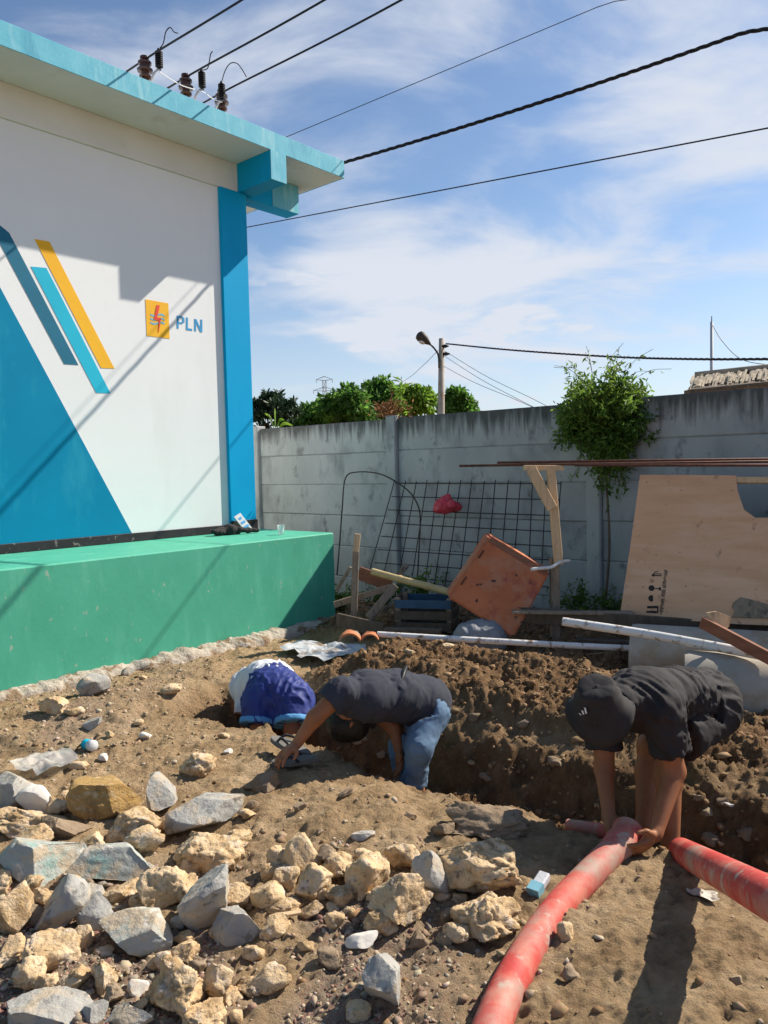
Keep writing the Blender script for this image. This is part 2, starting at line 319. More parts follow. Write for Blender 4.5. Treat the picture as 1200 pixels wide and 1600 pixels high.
# implicit surfaces (smooth unions of tapered capsules) for bodies, clothes, sacks
def surfnet(Vv, lo, h):
    S = Vv < 0; nx, ny, nz = Vv.shape
    cs = sum(S[i:nx - 1 + i, j:ny - 1 + j, k:nz - 1 + k].astype(np.int8) for i in (0, 1) for j in (0, 1) for k in (0, 1))
    mk = (cs > 0) & (cs < 8); I = np.argwhere(mk); idx = -np.ones(mk.shape, int); idx[mk] = np.arange(len(I))
    acc = np.zeros((len(I), 3)); cnt = np.zeros(len(I))
    for ax in range(3):
        o = [0, 0, 0]; o[ax] = 1; oth = [a for a in range(3) if a != ax]
        for a in (0, 1):
            for b in (0, 1):
                st = [0, 0, 0]; st[oth[0]] = a; st[oth[1]] = b
                A = I + st; Bq = A + o
                va = Vv[A[:, 0], A[:, 1], A[:, 2]]; vb = Vv[Bq[:, 0], Bq[:, 1], Bq[:, 2]]; c = (va < 0) != (vb < 0)
                t = np.where(c, va / np.where(c, va - vb, 1), 0); p = A.astype(float); p[:, ax] += t
                acc[c] += p[c]; cnt[c] += 1
    v = lo + acc / cnt[:, None] * h; fs = []
    for ax in range(3):
        o1, o2 = [(1, 2), (2, 0), (0, 1)][ax]
        sl0 = [slice(None)] * 3; sl1 = [slice(None)] * 3; sl0[ax] = slice(0, -1); sl1[ax] = slice(1, None)
        d = S[tuple(sl0)] != S[tuple(sl1)]; E_ = np.argwhere(d); E_ = E_[(E_[:, o1] > 0) & (E_[:, o2] > 0) & (E_[:, o1] < Vv.shape[o1] - 1) & (E_[:, o2] < Vv.shape[o2] - 1)]
        def g(a, b): q = E_.copy(); q[:, o1] += a; q[:, o2] += b; return idx[q[:, 0], q[:, 1], q[:, 2]]
        q = np.stack([g(-1, -1), g(0, -1), g(0, 0), g(-1, 0)], 1)
        ins = S[E_[:, 0], E_[:, 1], E_[:, 2]]; q[~ins] = q[~ins][:, ::-1]; fs.append(q)
    return v, np.concatenate(fs)
def sdf_mesh(prims, h=.008, planes=(), grow=0.0, kdef=.03):
    pts = []; 
    for p in prims:
        for c, r in ((p[0], p[2]), (p[1], p[3])): pts += [np.asarray(c) - r - .05 - grow, np.asarray(c) + r + .05 + grow]
    lo = np.min(pts, 0); hi = np.max(pts, 0); n = np.ceil((hi - lo) / h).astype(int) + 2
    ax = [lo[i] + h * np.arange(n[i]) for i in range(3)]; Vv = np.full(n, .5)
    for p in prims:
        a, b, ra, rb = np.asarray(p[0], float), np.asarray(p[1], float), p[2] + grow, p[3] + grow
        k = p[4] if len(p) > 4 and p[4] is not None else kdef
        R = max(ra, rb) * (p[6] if len(p) > 6 and p[6] > 1 else 1) + k + .03
        sl = tuple(slice(max(0, int((min(a[i], b[i]) - R - lo[i]) / h)), min(n[i], int((max(a[i], b[i]) + R - lo[i]) / h) + 2)) for i in range(3))
        X, Y, Z = np.meshgrid(ax[0][sl[0]], ax[1][sl[1]], ax[2][sl[2]], indexing='ij')
        d = b - a; L2 = max(d @ d, 1e-12); ox, oy, oz = X - a[0], Y - a[1], Z - a[2]
        t = np.clip((ox * d[0] + oy * d[1] + oz * d[2]) / L2, 0, 1); ox = ox - t * d[0]; oy = oy - t * d[1]; oz = oz - t * d[2]
        if len(p) > 5 and p[5] is not None:
            u = unit(p[5]); g = (ox * u[0] + oy * u[1] + oz * u[2]) * (1 / p[6] - 1); ox = ox + g * u[0]; oy = oy + g * u[1]; oz = oz + g * u[2]
        q = np.sqrt(ox * ox + oy * oy + oz * oz) - (ra + t * (rb - ra))
        A = Vv[sl]; hh = np.maximum(k - np.abs(A - q), 0) / k; Vv[sl] = np.minimum(A, q) - hh * hh * k * .25
    if planes:
        X, Y, Z = np.meshgrid(*ax, indexing='ij')
        for pl_ in planes:
            c, nn = pl_[0], unit(pl_[1]); q = (X - c[0]) * nn[0] + (Y - c[1]) * nn[1] + (Z - c[2]) * nn[2]
            if len(pl_) > 2: q = np.where((X - c[0]) ** 2 + (Y - c[1]) ** 2 + (Z - c[2]) ** 2 < pl_[2] ** 2, q, -1)
            Vv = np.maximum(Vv, q)
    return surfnet(Vv, lo, h)
def normals_of(v, f):
    a = v[f[:, 2]] - v[f[:, 0]]; b = v[f[:, 3 if f.shape[1] > 3 else 1]] - v[f[:, 1 if f.shape[1] > 3 else 0]]
    fn = np.cross(a, b); n = np.zeros_like(v)
    for k in range(f.shape[1]): np.add.at(n, f[:, k], fn)
    return n / np.maximum(np.linalg.norm(n, axis=1), 1e-12)[:, None]
def wrinkle(v, f, amp, freq, stretch=(1, 1, 1), s=0, ridge=True):
    n = normals_of(v, f); p = v * np.array(stretch)
    q = fbm3(p, freq, 3, s)
    if ridge: q = 1 - np.abs(q - .5) * 4
    else: q = (q - .5) * 2
    return v + n * (q * amp)[:, None]
def ico(sub):
    bm = bmesh.new(); bmesh.ops.create_icosphere(bm, subdivisions=sub, radius=1); bm.verts.index_update()
    v = np.array([tuple(q.co) for q in bm.verts]); f = np.array([[q.index for q in p.verts] for p in bm.faces]); bm.free(); return v, f
ICO = {k: ico(k) for k in (1, 2, 3, 4, 5)}

# ------------------------------------------------------------------ ground
TD, TNn, TC = V3(.78, -.63, 0) / math.hypot(.78, .63), V3(.63, .78, 0) / math.hypot(.63, .78), V3(.44, 4.02, 0)
d1 = V3(.654, .756, 0); d1 /= np.linalg.norm(d1); nB = V3(d1[1], -d1[0], 0); WALLN = -6.816
def Bp(u, v, z): return d1 * u + nB * (v + WALLN) + V3(0, 0, z)
FD = V3(.755, -.655, 0) / math.hypot(.755, .655); FN = V3(-.655, -.755, 0) / math.hypot(.655, .755); FO = V3(.07, 9.57, 0)
def g2(x, y, cx, cy, sx, sy=None, r=0):
    sy = sy or sx; c, s = math.cos(r), math.sin(r); X = (x - cx) * c + (y - cy) * s; Y = -(x - cx) * s + (y - cy) * c
    return np.exp(-.5 * ((X / sx) ** 2 + (Y / sy) ** 2))
def trench_ab(x, y):
    a = (x - TC[0]) * TD[0] + (y - TC[1]) * TD[1]; b = (x - TC[0]) * TNn[0] + (y - TC[1]) * TNn[1]; return a, b
def ground(x, y, full=False):
    x = np.asarray(x, float); y = np.asarray(y, float)
    near = ((np.abs(x) < 9) & (y > -1) & (y < 14))
    a, b = trench_ab(x, y)
    bw = b + .2 * (fbm2(x, y, 2.3, 3, 11) - .5) + .10 * (fbm2(x, y, 8, 3, 12) - .5)
    D = sstep(-2.35, -1.95, a) * (.46 - .22 * sstep(-1.1, -.4, a)) * sstep(4.4, 3.6, a)
    tr = sstep(.34, .16, np.abs(bw + .02))
    mound_b = sstep(.22, .75, bw) * sstep(2.05, 1.15, bw)
    ma = sstep(-2.1, -1.2, a) * (.25 - .07 * sstep(.1, .9, a))
    mod = .72 + .56 * fbm2(x, y, 1.7, 3, 21)
    mound = mound_b * ma * mod * (1 - .65 * sstep(.45, 1.0, a) * sstep(.6, 1.15, bw))
    z = mound - D * tr
    z = z + .07 * g2(x, y, -1.75, 5.25, .45, .3, .7) + .06 * g2(x, y, -.55, 4.7, .35, .25, -.6)
    z = z - .07 * g2(x, y, .2, 3.86, .3, .2, -.6) + .04 * g2(x, y, -.3, 3.4, .8, .3, -.4) + .05 * g2(x, y, 1.0, 2.2, .6)
    deb = sstep(1.75, 2.2, b); z = z - .08 * deb + .2 * deb * sstep(.5, -.3, a) * sstep(4.6, 3.4, b) * sstep(-3.6, -2.8, a)
    z = z + .10 * (fbm2(x, y, .9, 3, 3) - .5)
    dug = np.clip(mound_b * sstep(-2.1, -1.4, a) * 1.15 + sstep(.42, .25, np.abs(bw)) * sstep(-2.4, -2.0, a), 0, 1)
    dug = np.clip(np.maximum(dug, .75 * deb), 0, 1)
    dug = np.clip(dug + .5 * (fbm2(x, y, 3.1, 3, 33) - .5) * (dug > .02), 0, 1)
    n1 = fbm2(x, y, 7, 4, 5, .55); n2 = 1 - np.abs(fbm2(x, y, 13, 3, 6) - .5) * 2; n3 = np.abs(fbm2(x, y, 22, 3, 7) - .5) * 2; n4 = fbm2(x, y, 60, 2, 8)
    loose = sstep(.2, .8, dug)
    amp = np.where(near, 1.0, .0)
    z = z + amp * ((.07 + .09 * loose) * (n1 - .5) + (.012 + .010 * loose) * (n2 - .8) + (.022 + .026 * loose) * n3 + (.012 + .010 * loose) * (n4 - .5))
    z = np.where(near, z, -.12)
    if full: return z, dug, a, b
    return z
def gz(px, py, tmin=1.5, tmax=12.0):
    r = ray(px, py); t = np.linspace(tmin, tmax, 3000); q = CAM[None] + r[None] * t[:, None]
    h = q[:, 2] - ground(q[:, 0], q[:, 1]); k = np.argmax(h < 0)
    return q[k] if h[k] < 0 else q[-1]
def gh(p): return float(ground(np.array([p[0]]), np.array([p[1]]))[0])
def graded(core, lo, hi, r0, ratio):
    up = [core[-1]]; st = r0
    while up[-1] < hi: st *= ratio; up.append(min(up[-1] + st, hi))
    dn = [core[0]]; st = r0
    while dn[-1] > lo: st *= ratio; dn.append(max(dn[-1] - st, lo))
    return np.array(dn[::-1][:-1] + list(core) + up[1:])
xs = graded(np.linspace(-3.0, 3.0, 521), -2500, 2500, .012, 1.09)
yc = 1.9 * np.exp(np.linspace(0, math.log(7.2 / 1.9), 470))
ys = graded(yc, -2500, 4000, .014, 1.075)
GX, GY = np.meshgrid(xs, ys, indexing='xy'); gx, gy = GX.ravel(), GY.ravel()
gzv, dug, ga, gb = ground(gx, gy, True)
nx, ny = len(xs), len(ys); ii, jj = np.meshgrid(np.arange(nx - 1), np.arange(ny - 1), indexing='xy'); k0 = (jj * nx + ii).ravel()
GF = np.stack([k0, k0 + 1, k0 + nx + 1, k0 + nx], 1)
gm = bpy.data.materials.new('soil'); gm.use_nodes = True
def soil_nodes():
    t = gm.node_tree; n = t.nodes; l = t.links; b = n['Principled BSDF']; b.inputs['Roughness'].default_value = .95; b.inputs['Specular IOR Level'].default_value = .15
    tcn = n.new('ShaderNodeTexCoord'); at = n.new('ShaderNodeAttribute'); at.attribute_name = 'soil'; sp = n.new('ShaderNodeSeparateColor'); l.new(at.outputs['Color'], sp.inputs[0])
    def ns(sc, de=6, ro=.6):
        x = n.new('ShaderNodeTexNoise'); x.inputs['Scale'].default_value = sc; x.inputs['Detail'].default_value = de; x.inputs['Roughness'].default_value = ro; l.new(tcn.outputs['Object'], x.inputs['Vector']); return x.outputs[0]
    def ramp(v, cs):
        r = n.new('ShaderNodeValToRGB'); l.new(v, r.inputs[0]); e = r.color_ramp.elements
        while len(e) < len(cs): e.new(.5)
        for i, (p, c) in enumerate(cs): e[i].position = p; e[i].color = (*c, 1)
        return r.outputs[0]
    def mx(f, a, c):
        m = n.new('ShaderNodeMix'); m.data_type = 'RGBA'; l.new(f, m.inputs[0]); l.new(a, m.inputs[6]); l.new(c, m.inputs[7]); return m.outputs[2]
    dry = ramp(ns(5, 8, .7), [(.3, (.225, .146, .077)), (.5, (.38, .262, .146)), (.72, (.52, .385, .24))])
    wet = ramp(ns(7, 8, .7), [(.3, (.105, .058, .027)), (.5, (.19, .11, .054)), (.72, (.32, .205, .11))])
    peb = ramp(ns(34, 5, .7), [(.35, (.17, .12, .08)), (.5, (.36, .28, .2)), (.62, (.3, .17, .12)), (.72, (.55, .46, .36))])
    c = mx(sp.outputs[0], dry, wet); c = mx(sp.outputs[1], c, peb)
    l.new(c, b.inputs['Base Color'])
    ad = n.new('ShaderNodeMath'); ad.operation = 'ADD'; l.new(ns(55, 8, .75), ad.inputs[0]); l.new(ns(16, 6, .7), ad.inputs[1])
    bp = n.new('ShaderNodeBump'); bp.inputs['Strength'].default_value = 1.0; bp.inputs['Distance'].default_value = .024; l.new(ad.outputs[0], bp.inputs['Height']); l.new(bp.outputs[0], b.inputs['Normal'])
soil_nodes()
gobj = mesh('ground', np.stack([gx, gy, gzv], 1), GF, gm, smooth=True, base=(0, 0, 0), kind='structure')
gobj['label'] = 'brown dug earth and rubble ground of the yard'
grav = np.clip(sstep(3.3, 2.5, gy) * sstep(.5, -.2, gx) * sstep(.35, .6, fbm2(gx, gy, 2.5, 3, 41) + .12) + .7 * sstep(-1.2, -2.1, gx) * sstep(3.5, 4.2, gy) * sstep(.4, .65, fbm2(gx, gy, 3, 3, 43)), 0, 1)
ca = gobj.data.color_attributes.new('soil', 'FLOAT_COLOR', 'POINT')
ca.data.foreach_set('color', np.stack([dug, grav, 0 * dug, 0 * dug + 1], 1).astype(np.float32).ravel())

# ------------------------------------------------------------------ substation building
bld = thing('substation_building', Bp(2.5, -1, 0), 'white and blue painted substation building on a green plinth', 'building')
def bbox(name, u0, u1, v0, v1, z0, z1, m, parent=None, bev=.006):
    c = Bp((u0 + u1) / 2, (v0 + v1) / 2, (z0 + z1) / 2); v, f = box_vf(c, [d1, nB, XYZ[2]], ((u1 - u0) / 2, (v1 - v0) / 2, (z1 - z0) / 2), bev)
    return mesh(name, v, f, m, parent or bld)
ZP, ZB, ZS, ZR = .936, 4.645, 4.947, 5.134
wall = bbox('wall', -3.6, 5.60, -5.2, 0, ZP, ZB, WHITE)
plinth = bbox('plinth', -4.2, 5.785, -6.2, 1.11, -.35, ZP, GREEN, bev=.012)
bbox('pillar', 5.28, 5.635, -.32, .04, ZP + .002, ZB - .002, TEAL)
bbox('ring_beam', -3.6, 5.60, -5.2, .022, ZB, ZS, SOFFIT)
bbox('roof_beam', 5.53, 5.748, .022, .573, ZB, ZS, TEAL)
bbox('roof_beam', 5.60, 6.46, -.215, .0, ZB - .022, ZS, TEAL)
roof = bbox('roof_slab', -4.2, 6.645, -6.0, .57, ZS, ZR, SOFFIT, bev=.004)
bbox('fascia', -4.2, 6.649, .57, .578, ZS - .002, ZR + .004, FASCIA, roof, bev=.002)
bbox('fascia', 6.645, 6.653, -6.0, .57, ZS - .002, ZR + .003, FASCIA, roof, bev=.002)
bbox('beam_face', 5.53, 5.748, .573, .581, ZB, ZS - .002, FASCIA, bev=.002)
bbox('beam_face', 6.05, 6.46, .0, .006, ZB - .021, ZS - .004, FASCIA, bev=.002)  # lighter colour paints the sunlit outer part onto this beam's front
bbox('skirting', -3.6, 5.28, 0, .012, ZP + .002, ZP + .085, BLACKP, bev=.003)
bbox('skirting', 5.27, 5.645, .04, .052, ZP + .003, ZP + .125, BLACKP, bev=.003)
# painted figures: thin coats on the wall
WPT = Bp(0, 0, 0)
def paint(name, pxs, m, off=.003, parent=wall):
    poly = [on_plane(x, y, WPT, nB) + nB * (off - .002) for x, y in pxs]
    v, f = poly_sheet(poly[::-1], nB, .002); return mesh(name, v, f, m, parent)
r2 = lambda x, y: (x * .4667, 330 + y * .4667)
z0 = ZP + .087
tri = [on_plane(*r2(*q), WPT, nB) for q in ((0, 255), (433, 1062))]
dd = (tri[1] - tri[0]); e0 = tri[0] - dd * .75; tb = tri[0] + dd * ((z0 - tri[0][2]) / dd[2])
poly = [e0, tb, V3(*(tb - d1 * 4.2)[:2], z0), V3(*(tb - d1 * 4.2)[:2], e0[2])]
v, f = poly_sheet([p + nB * .001 for p in poly][::-1], nB, .002); mesh('painted_triangle', v, f, P_MID, wall)
st = [on_plane(*r2(*q), WPT, nB) for q in ((30, 72), (262, 515), (215, 512), (0, 110))]
tl = st[3] + (st[3] - st[2]) * .25; tr_ = st[0] + (st[3] - st[2]) * .25 * 0
v, f = poly_sheet([p + nB * .001 for p in (st[0], st[1], st[2], tl + (st[0] - st[1]) * 0)][::-1], nB, .002); mesh('painted_stripe', v, f, P_DARK, wall)
paint('painted_stripe', [r2(103, 185), r2(155, 190), r2(370, 610), r2(322, 608)], P_CYAN)
paint('painted_stripe', [r2(115, 93), r2(165, 102), r2(383, 527), r2(338, 525)], P_YEL)
lz = lambda x, y: (220 + .18333 * x, 440 + .18333 * y)
logo = paint('logo_panel', [lz(38, 150), lz(233, 185), lz(245, 487), lz(50, 462)], P_YEL); logo['label'] = 'yellow panel with red lightning bolt over three blue waves'
for k in range(3):
    y0 = 272 + 34 * k; top = []; bot = []
    for i in range(17):
        x = 80 + 120 * i / 16; wv = 9 * math.sin(i / 16 * 2 * math.pi * 1.0); yy = y0 + .1 * (x - 80) + wv
        top.append(lz(x, yy)); bot.append(lz(x, yy + 17))
    mb = MB()
    for i in range(16):
        q = [on_plane(*p, WPT, nB) + nB * .003 for p in (top[i], top[i + 1], bot[i + 1], bot[i])]; v, f = poly_sheet(q[::-1], nB, .0015); mb.add(v, f)
    mb.build('wave', P_LBLUE, logo)
mb = MB()
for poly in (((133, 200), (160, 203), (136, 312), (108, 326)), ((108, 326), (136, 306), (170, 308), (160, 335)), ((170, 308), (150, 432), (146, 430), (150, 330))):
    q = [on_plane(*lz(*p), WPT, nB) + nB * .005 for p in poly]; v, f = poly_sheet(q[::-1], nB, .0015); mb.add(v, f)
mb.build('lightning_bolt', P_RED, logo)
def letter(ch, polys):
    mb = MB()
    for k, poly in enumerate(polys):
        q = [on_plane(*lz(*p), WPT, nB) + nB * (.001 + .0004 * k) for p in poly]; v, f = poly_sheet(q[::-1], nB, .0015); mb.add(v, f)
    o = mb.build('letter', P_BLUE, wall); o['label'] = 'blue painted letter ' + ch
letter('P', [((306, 290), (322, 292), (322, 402), (306, 399)), ((306, 290), (352, 296), (352, 311), (306, 306)), ((306, 342), (352, 348), (352, 362), (306, 357)), ((344, 296), (370, 308), (372, 348), (350, 361), (344, 350), (355, 343), (354, 314), (344, 309))])
letter('L', [((385, 304), (401, 306), (401, 414), (385, 411)), ((385, 395), (437, 403), (437, 420), (385, 411))])
letter('N', [((455, 318), (471, 320), (471, 424), (455, 421)), ((508, 322), (524, 325), (524, 432), (508, 430)), ((455, 318), (473, 320), (524, 432), (506, 430))])
# rough cement strip along the plinth foot
mb = []; fs = []; uu = np.linspace(-1, 5.85, 420); prof = [(1.09, .0), (1.09, .035), (1.12, .045), (1.17, .035), (1.21, .0), (1.22, -.25)]
for i, u in enumerate(uu):
    wv = .16 * (noise2(np.array([u * 2.1]), np.array([.3]), 5)[0] - .35) + .06 * (noise2(np.array([u * 9.0]), np.array([.3]), 6)[0] - .5)
    for j, (pv, pz) in enumerate(prof):
        jz = .05 * (noise2(np.array([u * 9.0]), np.array([j * 1.7]), 7)[0] - .5) + .03 * (noise2(np.array([u * 31.0]), np.array([j * 2.9]), 8)[0] - .5); mb.append(Bp(u, pv + (wv if j > 2 else 0), pz + .02 + (jz if j else -.3)))
K = len(prof); fs = [(i * K + j, (i + 1) * K + j, (i + 1) * K + j + 1, i * K + j + 1) for i in range(len(uu) - 1) for j in range(K - 1)]
mesh('cement_footing', mb, fs, CEMENT, bld, smooth=True)

# insulator rack on the roof edge
IV = .40
rack = thing('insulator_rack', Bp(4.25, IV, ZR + .005), 'steel crossarm with three brown insulators and three black surge arresters on the roof edge', 'insulators')
ip = [on_plane(x, y, Bp(0, IV, 0), nB) for x, y in ((227, 122), (291, 150), (347, 178))]
us = [p @ d1 for p in ip]
v, f = box_vf(Bp((us[0] + us[2]) / 2, IV, ZR + .05), [d1, nB, XYZ[2]], ((us[2] - us[0]) / 2 + .08, .04, .03), .004); mesh('crossarm', v, f, WOODD, rack)
for u_ in (us[0] + .1, us[2] - .1):
    v, f = box_vf(Bp(u_, IV, ZR + .012), [d1, nB, XYZ[2]], (.03, .05, .010)); mesh('foot_plate', v, f, GALV, rack)
tops = []
for u in us:
    c = Bp(u, IV, ZR + .08); z = 0
    prof = [(0, .03), (.03, .03), (.032, .05), (.05, .055), (.06, .035), (.085, .035), (.09, .068), (.11, .072), (.125, .05), (.15, .048), (.155, .06), (.175, .062), (.19, .035), (.20, .03), (.205, .042), (.225, .04), (.235, .02)]
    v, f = lathe_vf(c, (0, 0, 1), prof, 18); mesh('pin_insulator', v, f, PORC, rack, smooth=True, sharp=50); tops.append(c + V3(0, 0, .20))
ap = [on_plane(x, y, Bp(0, IV + .1, 0), nB) for x, y in ((249, 109), (316, 140), (347, 158))]
for k, p in enumerate(ap):
    prof = [(0, .018), (.02, .018)]
    for i in range(8): prof += [(.02 + i * .018, .022), (.026 + i * .018, .036), (.032 + i * .018, .036), (.036 + i * .018, .022)]
    prof += [(.17, .018), (.19, .012)]
    ar = mesh('surge_arrester', *lathe_vf(p, (0, 0, 1), prof, 14), BLACKR, rack, smooth=True, sharp=40)
    v, f = tube_vf(spline([p + V3(0, 0, .01), p - nB * .02 - d1 * .03 - V3(0, 0, .02), p - nB * .04 - d1 * .05 - V3(0, 0, .07), Bp(p @ d1 - .05, IV + .02, ZR + .05)], 10), .011, 6); mesh('bracket', v, f, GALV, ar)
    pts = [[(251, 87), (255, 68), (259, 50), (266, 43), (272, 50), (278, 52)], [(318, 116), (324, 107), (327, 96), (329, 85), (332, 80)], [(347, 130), (352, 110), (360, 99), (370, 99), (378, 108), (385, 120)]][k]
    q = [p + V3(0, 0, .18)] + [on_plane(x, y, Bp(0, IV + .12 + .04 * i, 0), nB) for i, (x, y) in enumerate(pts[1:])]
    v, f = tube_vf(spline(q, 24), .005, 6); mesh('jumper_wire', v, f, WIRE, ar)
v, f = tube_vf(spline([ap[0] - V3(0, 0, .02), (ap[0] + ap[1]) / 2 - V3(0, 0, .05), ap[1] - V3(0, 0, .02), (ap[1] + ap[2]) / 2 - V3(0, 0, .03), ap[2] - V3(0, 0, .01)], 20), .005, 6); mesh('earth_wire', v, f, GALV, rack)

# ------------------------------------------------------------------ overhead wires
def wire(pts, r, label, n=40, group=None, name='overhead_wire', m=WIRE):
    v, f = tube_vf(spline(pts, n), r, 6); return mesh(name, v, f, m, smooth=True, label=label, cat='wire', group=group)
for k, t_ in enumerate(tops):
    a = t_ - nB * .9 + V3(0, 0, -.03); b = t_ + nB * 3 + V3(0, 0, -.02); c = t_ + nB * 9 + V3(0, 0, .25)
    wire([a, t_, b, c], .0095, 'thick black power line over the ' + ('brown roof insulator farthest from the roof corner', 'middle one of the three brown roof insulators', 'brown roof insulator next to the roof corner')[k])
def ext(a, b, s0, s1, sag=0):
    a = np.asarray(a); b = np.asarray(b); p0 = a + (b - a) * s0; p1 = a + (b - a) * s1
    return [p0 + (p1 - p0) * t - V3(0, 0, sag * 4 * t * (1 - t)) for t in np.linspace(0, 1, 9)]
wire(ext((-1.207, 10.561, 6.024), (2.809, 9.295, 6.966), -.3, 1.15) + [V3(4.4, 8.8, 8.6), V3(5.6, 8.4, 11)], .005, 'thin dark wire rising from behind the roof edge into the sky')
# twisted service cable: strands wound round each other
def twisted(pts, r, pitch, label, turns=None, n=240):
    p = spline(pts, n); t, u, s = frames(p); ln = np.concatenate([[0], np.cumsum(np.linalg.norm(np.diff(p, axis=0), axis=1))])
    root = thing('twisted_cable', p[0], label, 'cable')
    for k in range(3):
        ph = 2 * math.pi * (ln / pitch + k / 3); q = p + r * .62 * (np.cos(ph)[:, None] * u + np.sin(ph)[:, None] * s)
        v, f = tube_vf(q, r * .6, 5); mesh('strand', v, f, WIRE, root, smooth=True)
    return root
twisted(ext((-.52, 9.40, 5.20), (3.596, 7.275, 5.572), 0, 1.08, .05) + [V3(4.3, 6.9, 6.6), V3(5.2, 6.4, 9)], .017, .32, 'thick twisted black cable slung from the roof corner')
wire(ext((-2.417, 14.53, 6.09), (4.076, 8.234, 5.035), -.6, 1.7), .009, 'thin black cable passing behind the blue pillar below the roof')

# ------------------------------------------------------------------ fence
fence = thing('concrete_fence', FO + V3(0, 0, -.2), 'grey precast concrete panel fence behind the debris', 'fence')
CONCT = CONC.copy(); CONCT.name = 'fence_concrete_top'
t = CONCT.node_tree; n_ = t.nodes; l_ = t.links; b_ = n_['Principled BSDF']; src = b_.inputs['Base Color'].links[0].from_socket
tcn = n_.new('ShaderNodeTexCoord'); mp = n_.new('ShaderNodeMapping'); mp.inputs['Scale'].default_value = (9, 9, .9); l_.new(tcn.outputs['Object'], mp.inputs[0])
tx = n_.new('ShaderNodeTexNoise'); tx.inputs['Scale'].default_value = 2.2; tx.inputs['Detail'].default_value = 6; l_.new(mp.outputs[0], tx.inputs['Vector'])
sx = n_.new('ShaderNodeSeparateXYZ'); l_.new(tcn.outputs['Object'], sx.inputs[0])
mr = n_.new('ShaderNodeMapRange'); mr.inputs[1].default_value = 2.05; mr.inputs[2].default_value = 2.41; mr.inputs[3].default_value = -.25; mr.inputs[4].default_value = .36; l_.new(sx.outputs[2], mr.inputs[0])
ad = n_.new('ShaderNodeMath'); ad.operation = 'ADD'; l_.new(tx.outputs[0], ad.inputs[0]); l_.new(mr.outputs[0], ad.inputs[1])
mr2 = n_.new('ShaderNodeMapRange'); mr2.inputs[1].default_value = .46; mr2.inputs[2].default_value = .8; mr2.inputs[4].default_value = .85; l_.new(ad.outputs[0], mr2.inputs[0])
mx = n_.new('ShaderNodeMix'); mx.data_type = 'RGBA'; l_.new(mr2.outputs[0], mx.inputs[0]); l_.new(src, mx.inputs[6]); mx.inputs[7].default_value = (.05, .05, .048, 1); l_.new(mx.outputs[2], b_.inputs['Base Color'])
posts = [-7.63, -5.04, -2.46, .106, 2.742, 5.32, 7.92]
TOPZ = 2.2
def fp(t, o, z): return FO + FD * t + FN * o + V3(0, 0, z)
rr = random.Random(3)
for k, t in enumerate(posts):
    v, f = box_vf(fp(t, .0, TOPZ / 2 - .1 + .01), [FD, FN, XYZ[2]], (.075, .085, TOPZ / 2 + .13), .012); mesh('post', v, f, CONC, fence)
for k in range(len(posts) - 1):
    a, b = posts[k] + .0755, posts[k + 1] - .0755; rise = .012 * (k - 2)
    for j in range(6):
        z1 = TOPZ + rise - .4 * j; o = rr.uniform(-.008, .008)
        v, f = box_vf(fp((a + b) / 2, o, z1 - .2), [FD, FN, XYZ[2]], ((b - a) / 2, .028, .1995), .011); mesh('panel', v, f, CONCT if j == 0 else CONC, fence)

# ------------------------------------------------------------------ beyond the fence
def leaves_vf(cent, size, rnd, narrow=.5, droop=0.0, updir=None):
    n = len(cent); a = rnd.normal(size=(n, 3)); a[:, 2] -= droop; a /= np.linalg.norm(a, axis=1)[:, None]
    b = rnd.normal(size=(n, 3)); b -= a * (a * b).sum(1)[:, None]; b /= np.linalg.norm(b, axis=1)[:, None]; c = np.cross(a, b)
    s = (size * rnd.uniform(.6, 1.3, n))[:, None]
    p0 = cent; p1 = cent + a * s * .5 + b * s * narrow * .5 + c * s * .12; p2 = cent + a * s; p3 = cent + a * s * .5 - b * s * narrow * .5 + c * s * .12
    v = np.stack([p0, p1, p2, p3], 1).reshape(-1, 3); k = np.arange(n) * 4
    f = np.concatenate([np.stack([k, k + 1, k + 2], 1), np.stack([k, k + 2, k + 3], 1)]); return v, f
def crown_pts(c, r, nclump, per, rnd, cr=.3, flat=1.0):
    out_ = []
    for i in range(nclump):
        d = rnd.normal(size=3); d /= np.linalg.norm(d); d[2] = abs(d[2]) * 1.0 if rnd.uniform() < .7 else d[2]
        q = np.array(c) + d * np.array(r) * rnd.uniform(.45, 1.0); s = cr * rnd.uniform(.6, 1.25) * min(r)
        g = rnd.normal(size=(per, 3)); g /= np.linalg.norm(g, axis=1)[:, None]; out_.append(q + g * s * (rnd.uniform(.25, 1, (per, 1)) ** .5) * np.array([1, 1, .75]))
    return np.concatenate(out_)
def tree(name, base, c, r, leaf, m, label, seed, nclump=80, per=90, narrow=.45, cr=.34):
    rnd = np.random.default_rng(seed); t = thing(name, base, label, 'tree', 'trees beyond the fence')
    mb = MB(); c = np.array(c); base = np.array(base)
    fork = base + (c - base) * .45
    mb.add(*tube_vf(spline([base, (base + fork) / 2 + V3(.1, 0, 0), fork], 8), np.linspace(.16, .11, 8), 8))
    for i in range(7):
        d = rnd.normal(size=3); d /= np.linalg.norm(d); d[2] = abs(d[2]); e = c + d * np.array(r) * .75
        mb.add(*tube_vf(spline([fork, (fork + e) / 2 + V3(0, 0, -.15), e], 7), np.linspace(.08, .015, 7), 6))
    mb.build('trunk', BARK, t, smooth=True)
    p = crown_pts(c, r, nclump, per, rnd, cr); v, f = leaves_vf(p, leaf, rnd, narrow, .3); mesh('crown', v, f, m, t)
    return t
def tr(px, py, d, wpx, hpx, leaf, m, label, seed, name='leafy_tree', **k):
    c = P(px, py + 14, d); r = (wpx / 2 * d / FPX, wpx / 2 * d / FPX * .9, (hpx / 2 + 8) * d / FPX)
    return tree(name, (c[0], c[1], -.12), c, r, leaf, m, label, seed, **k)
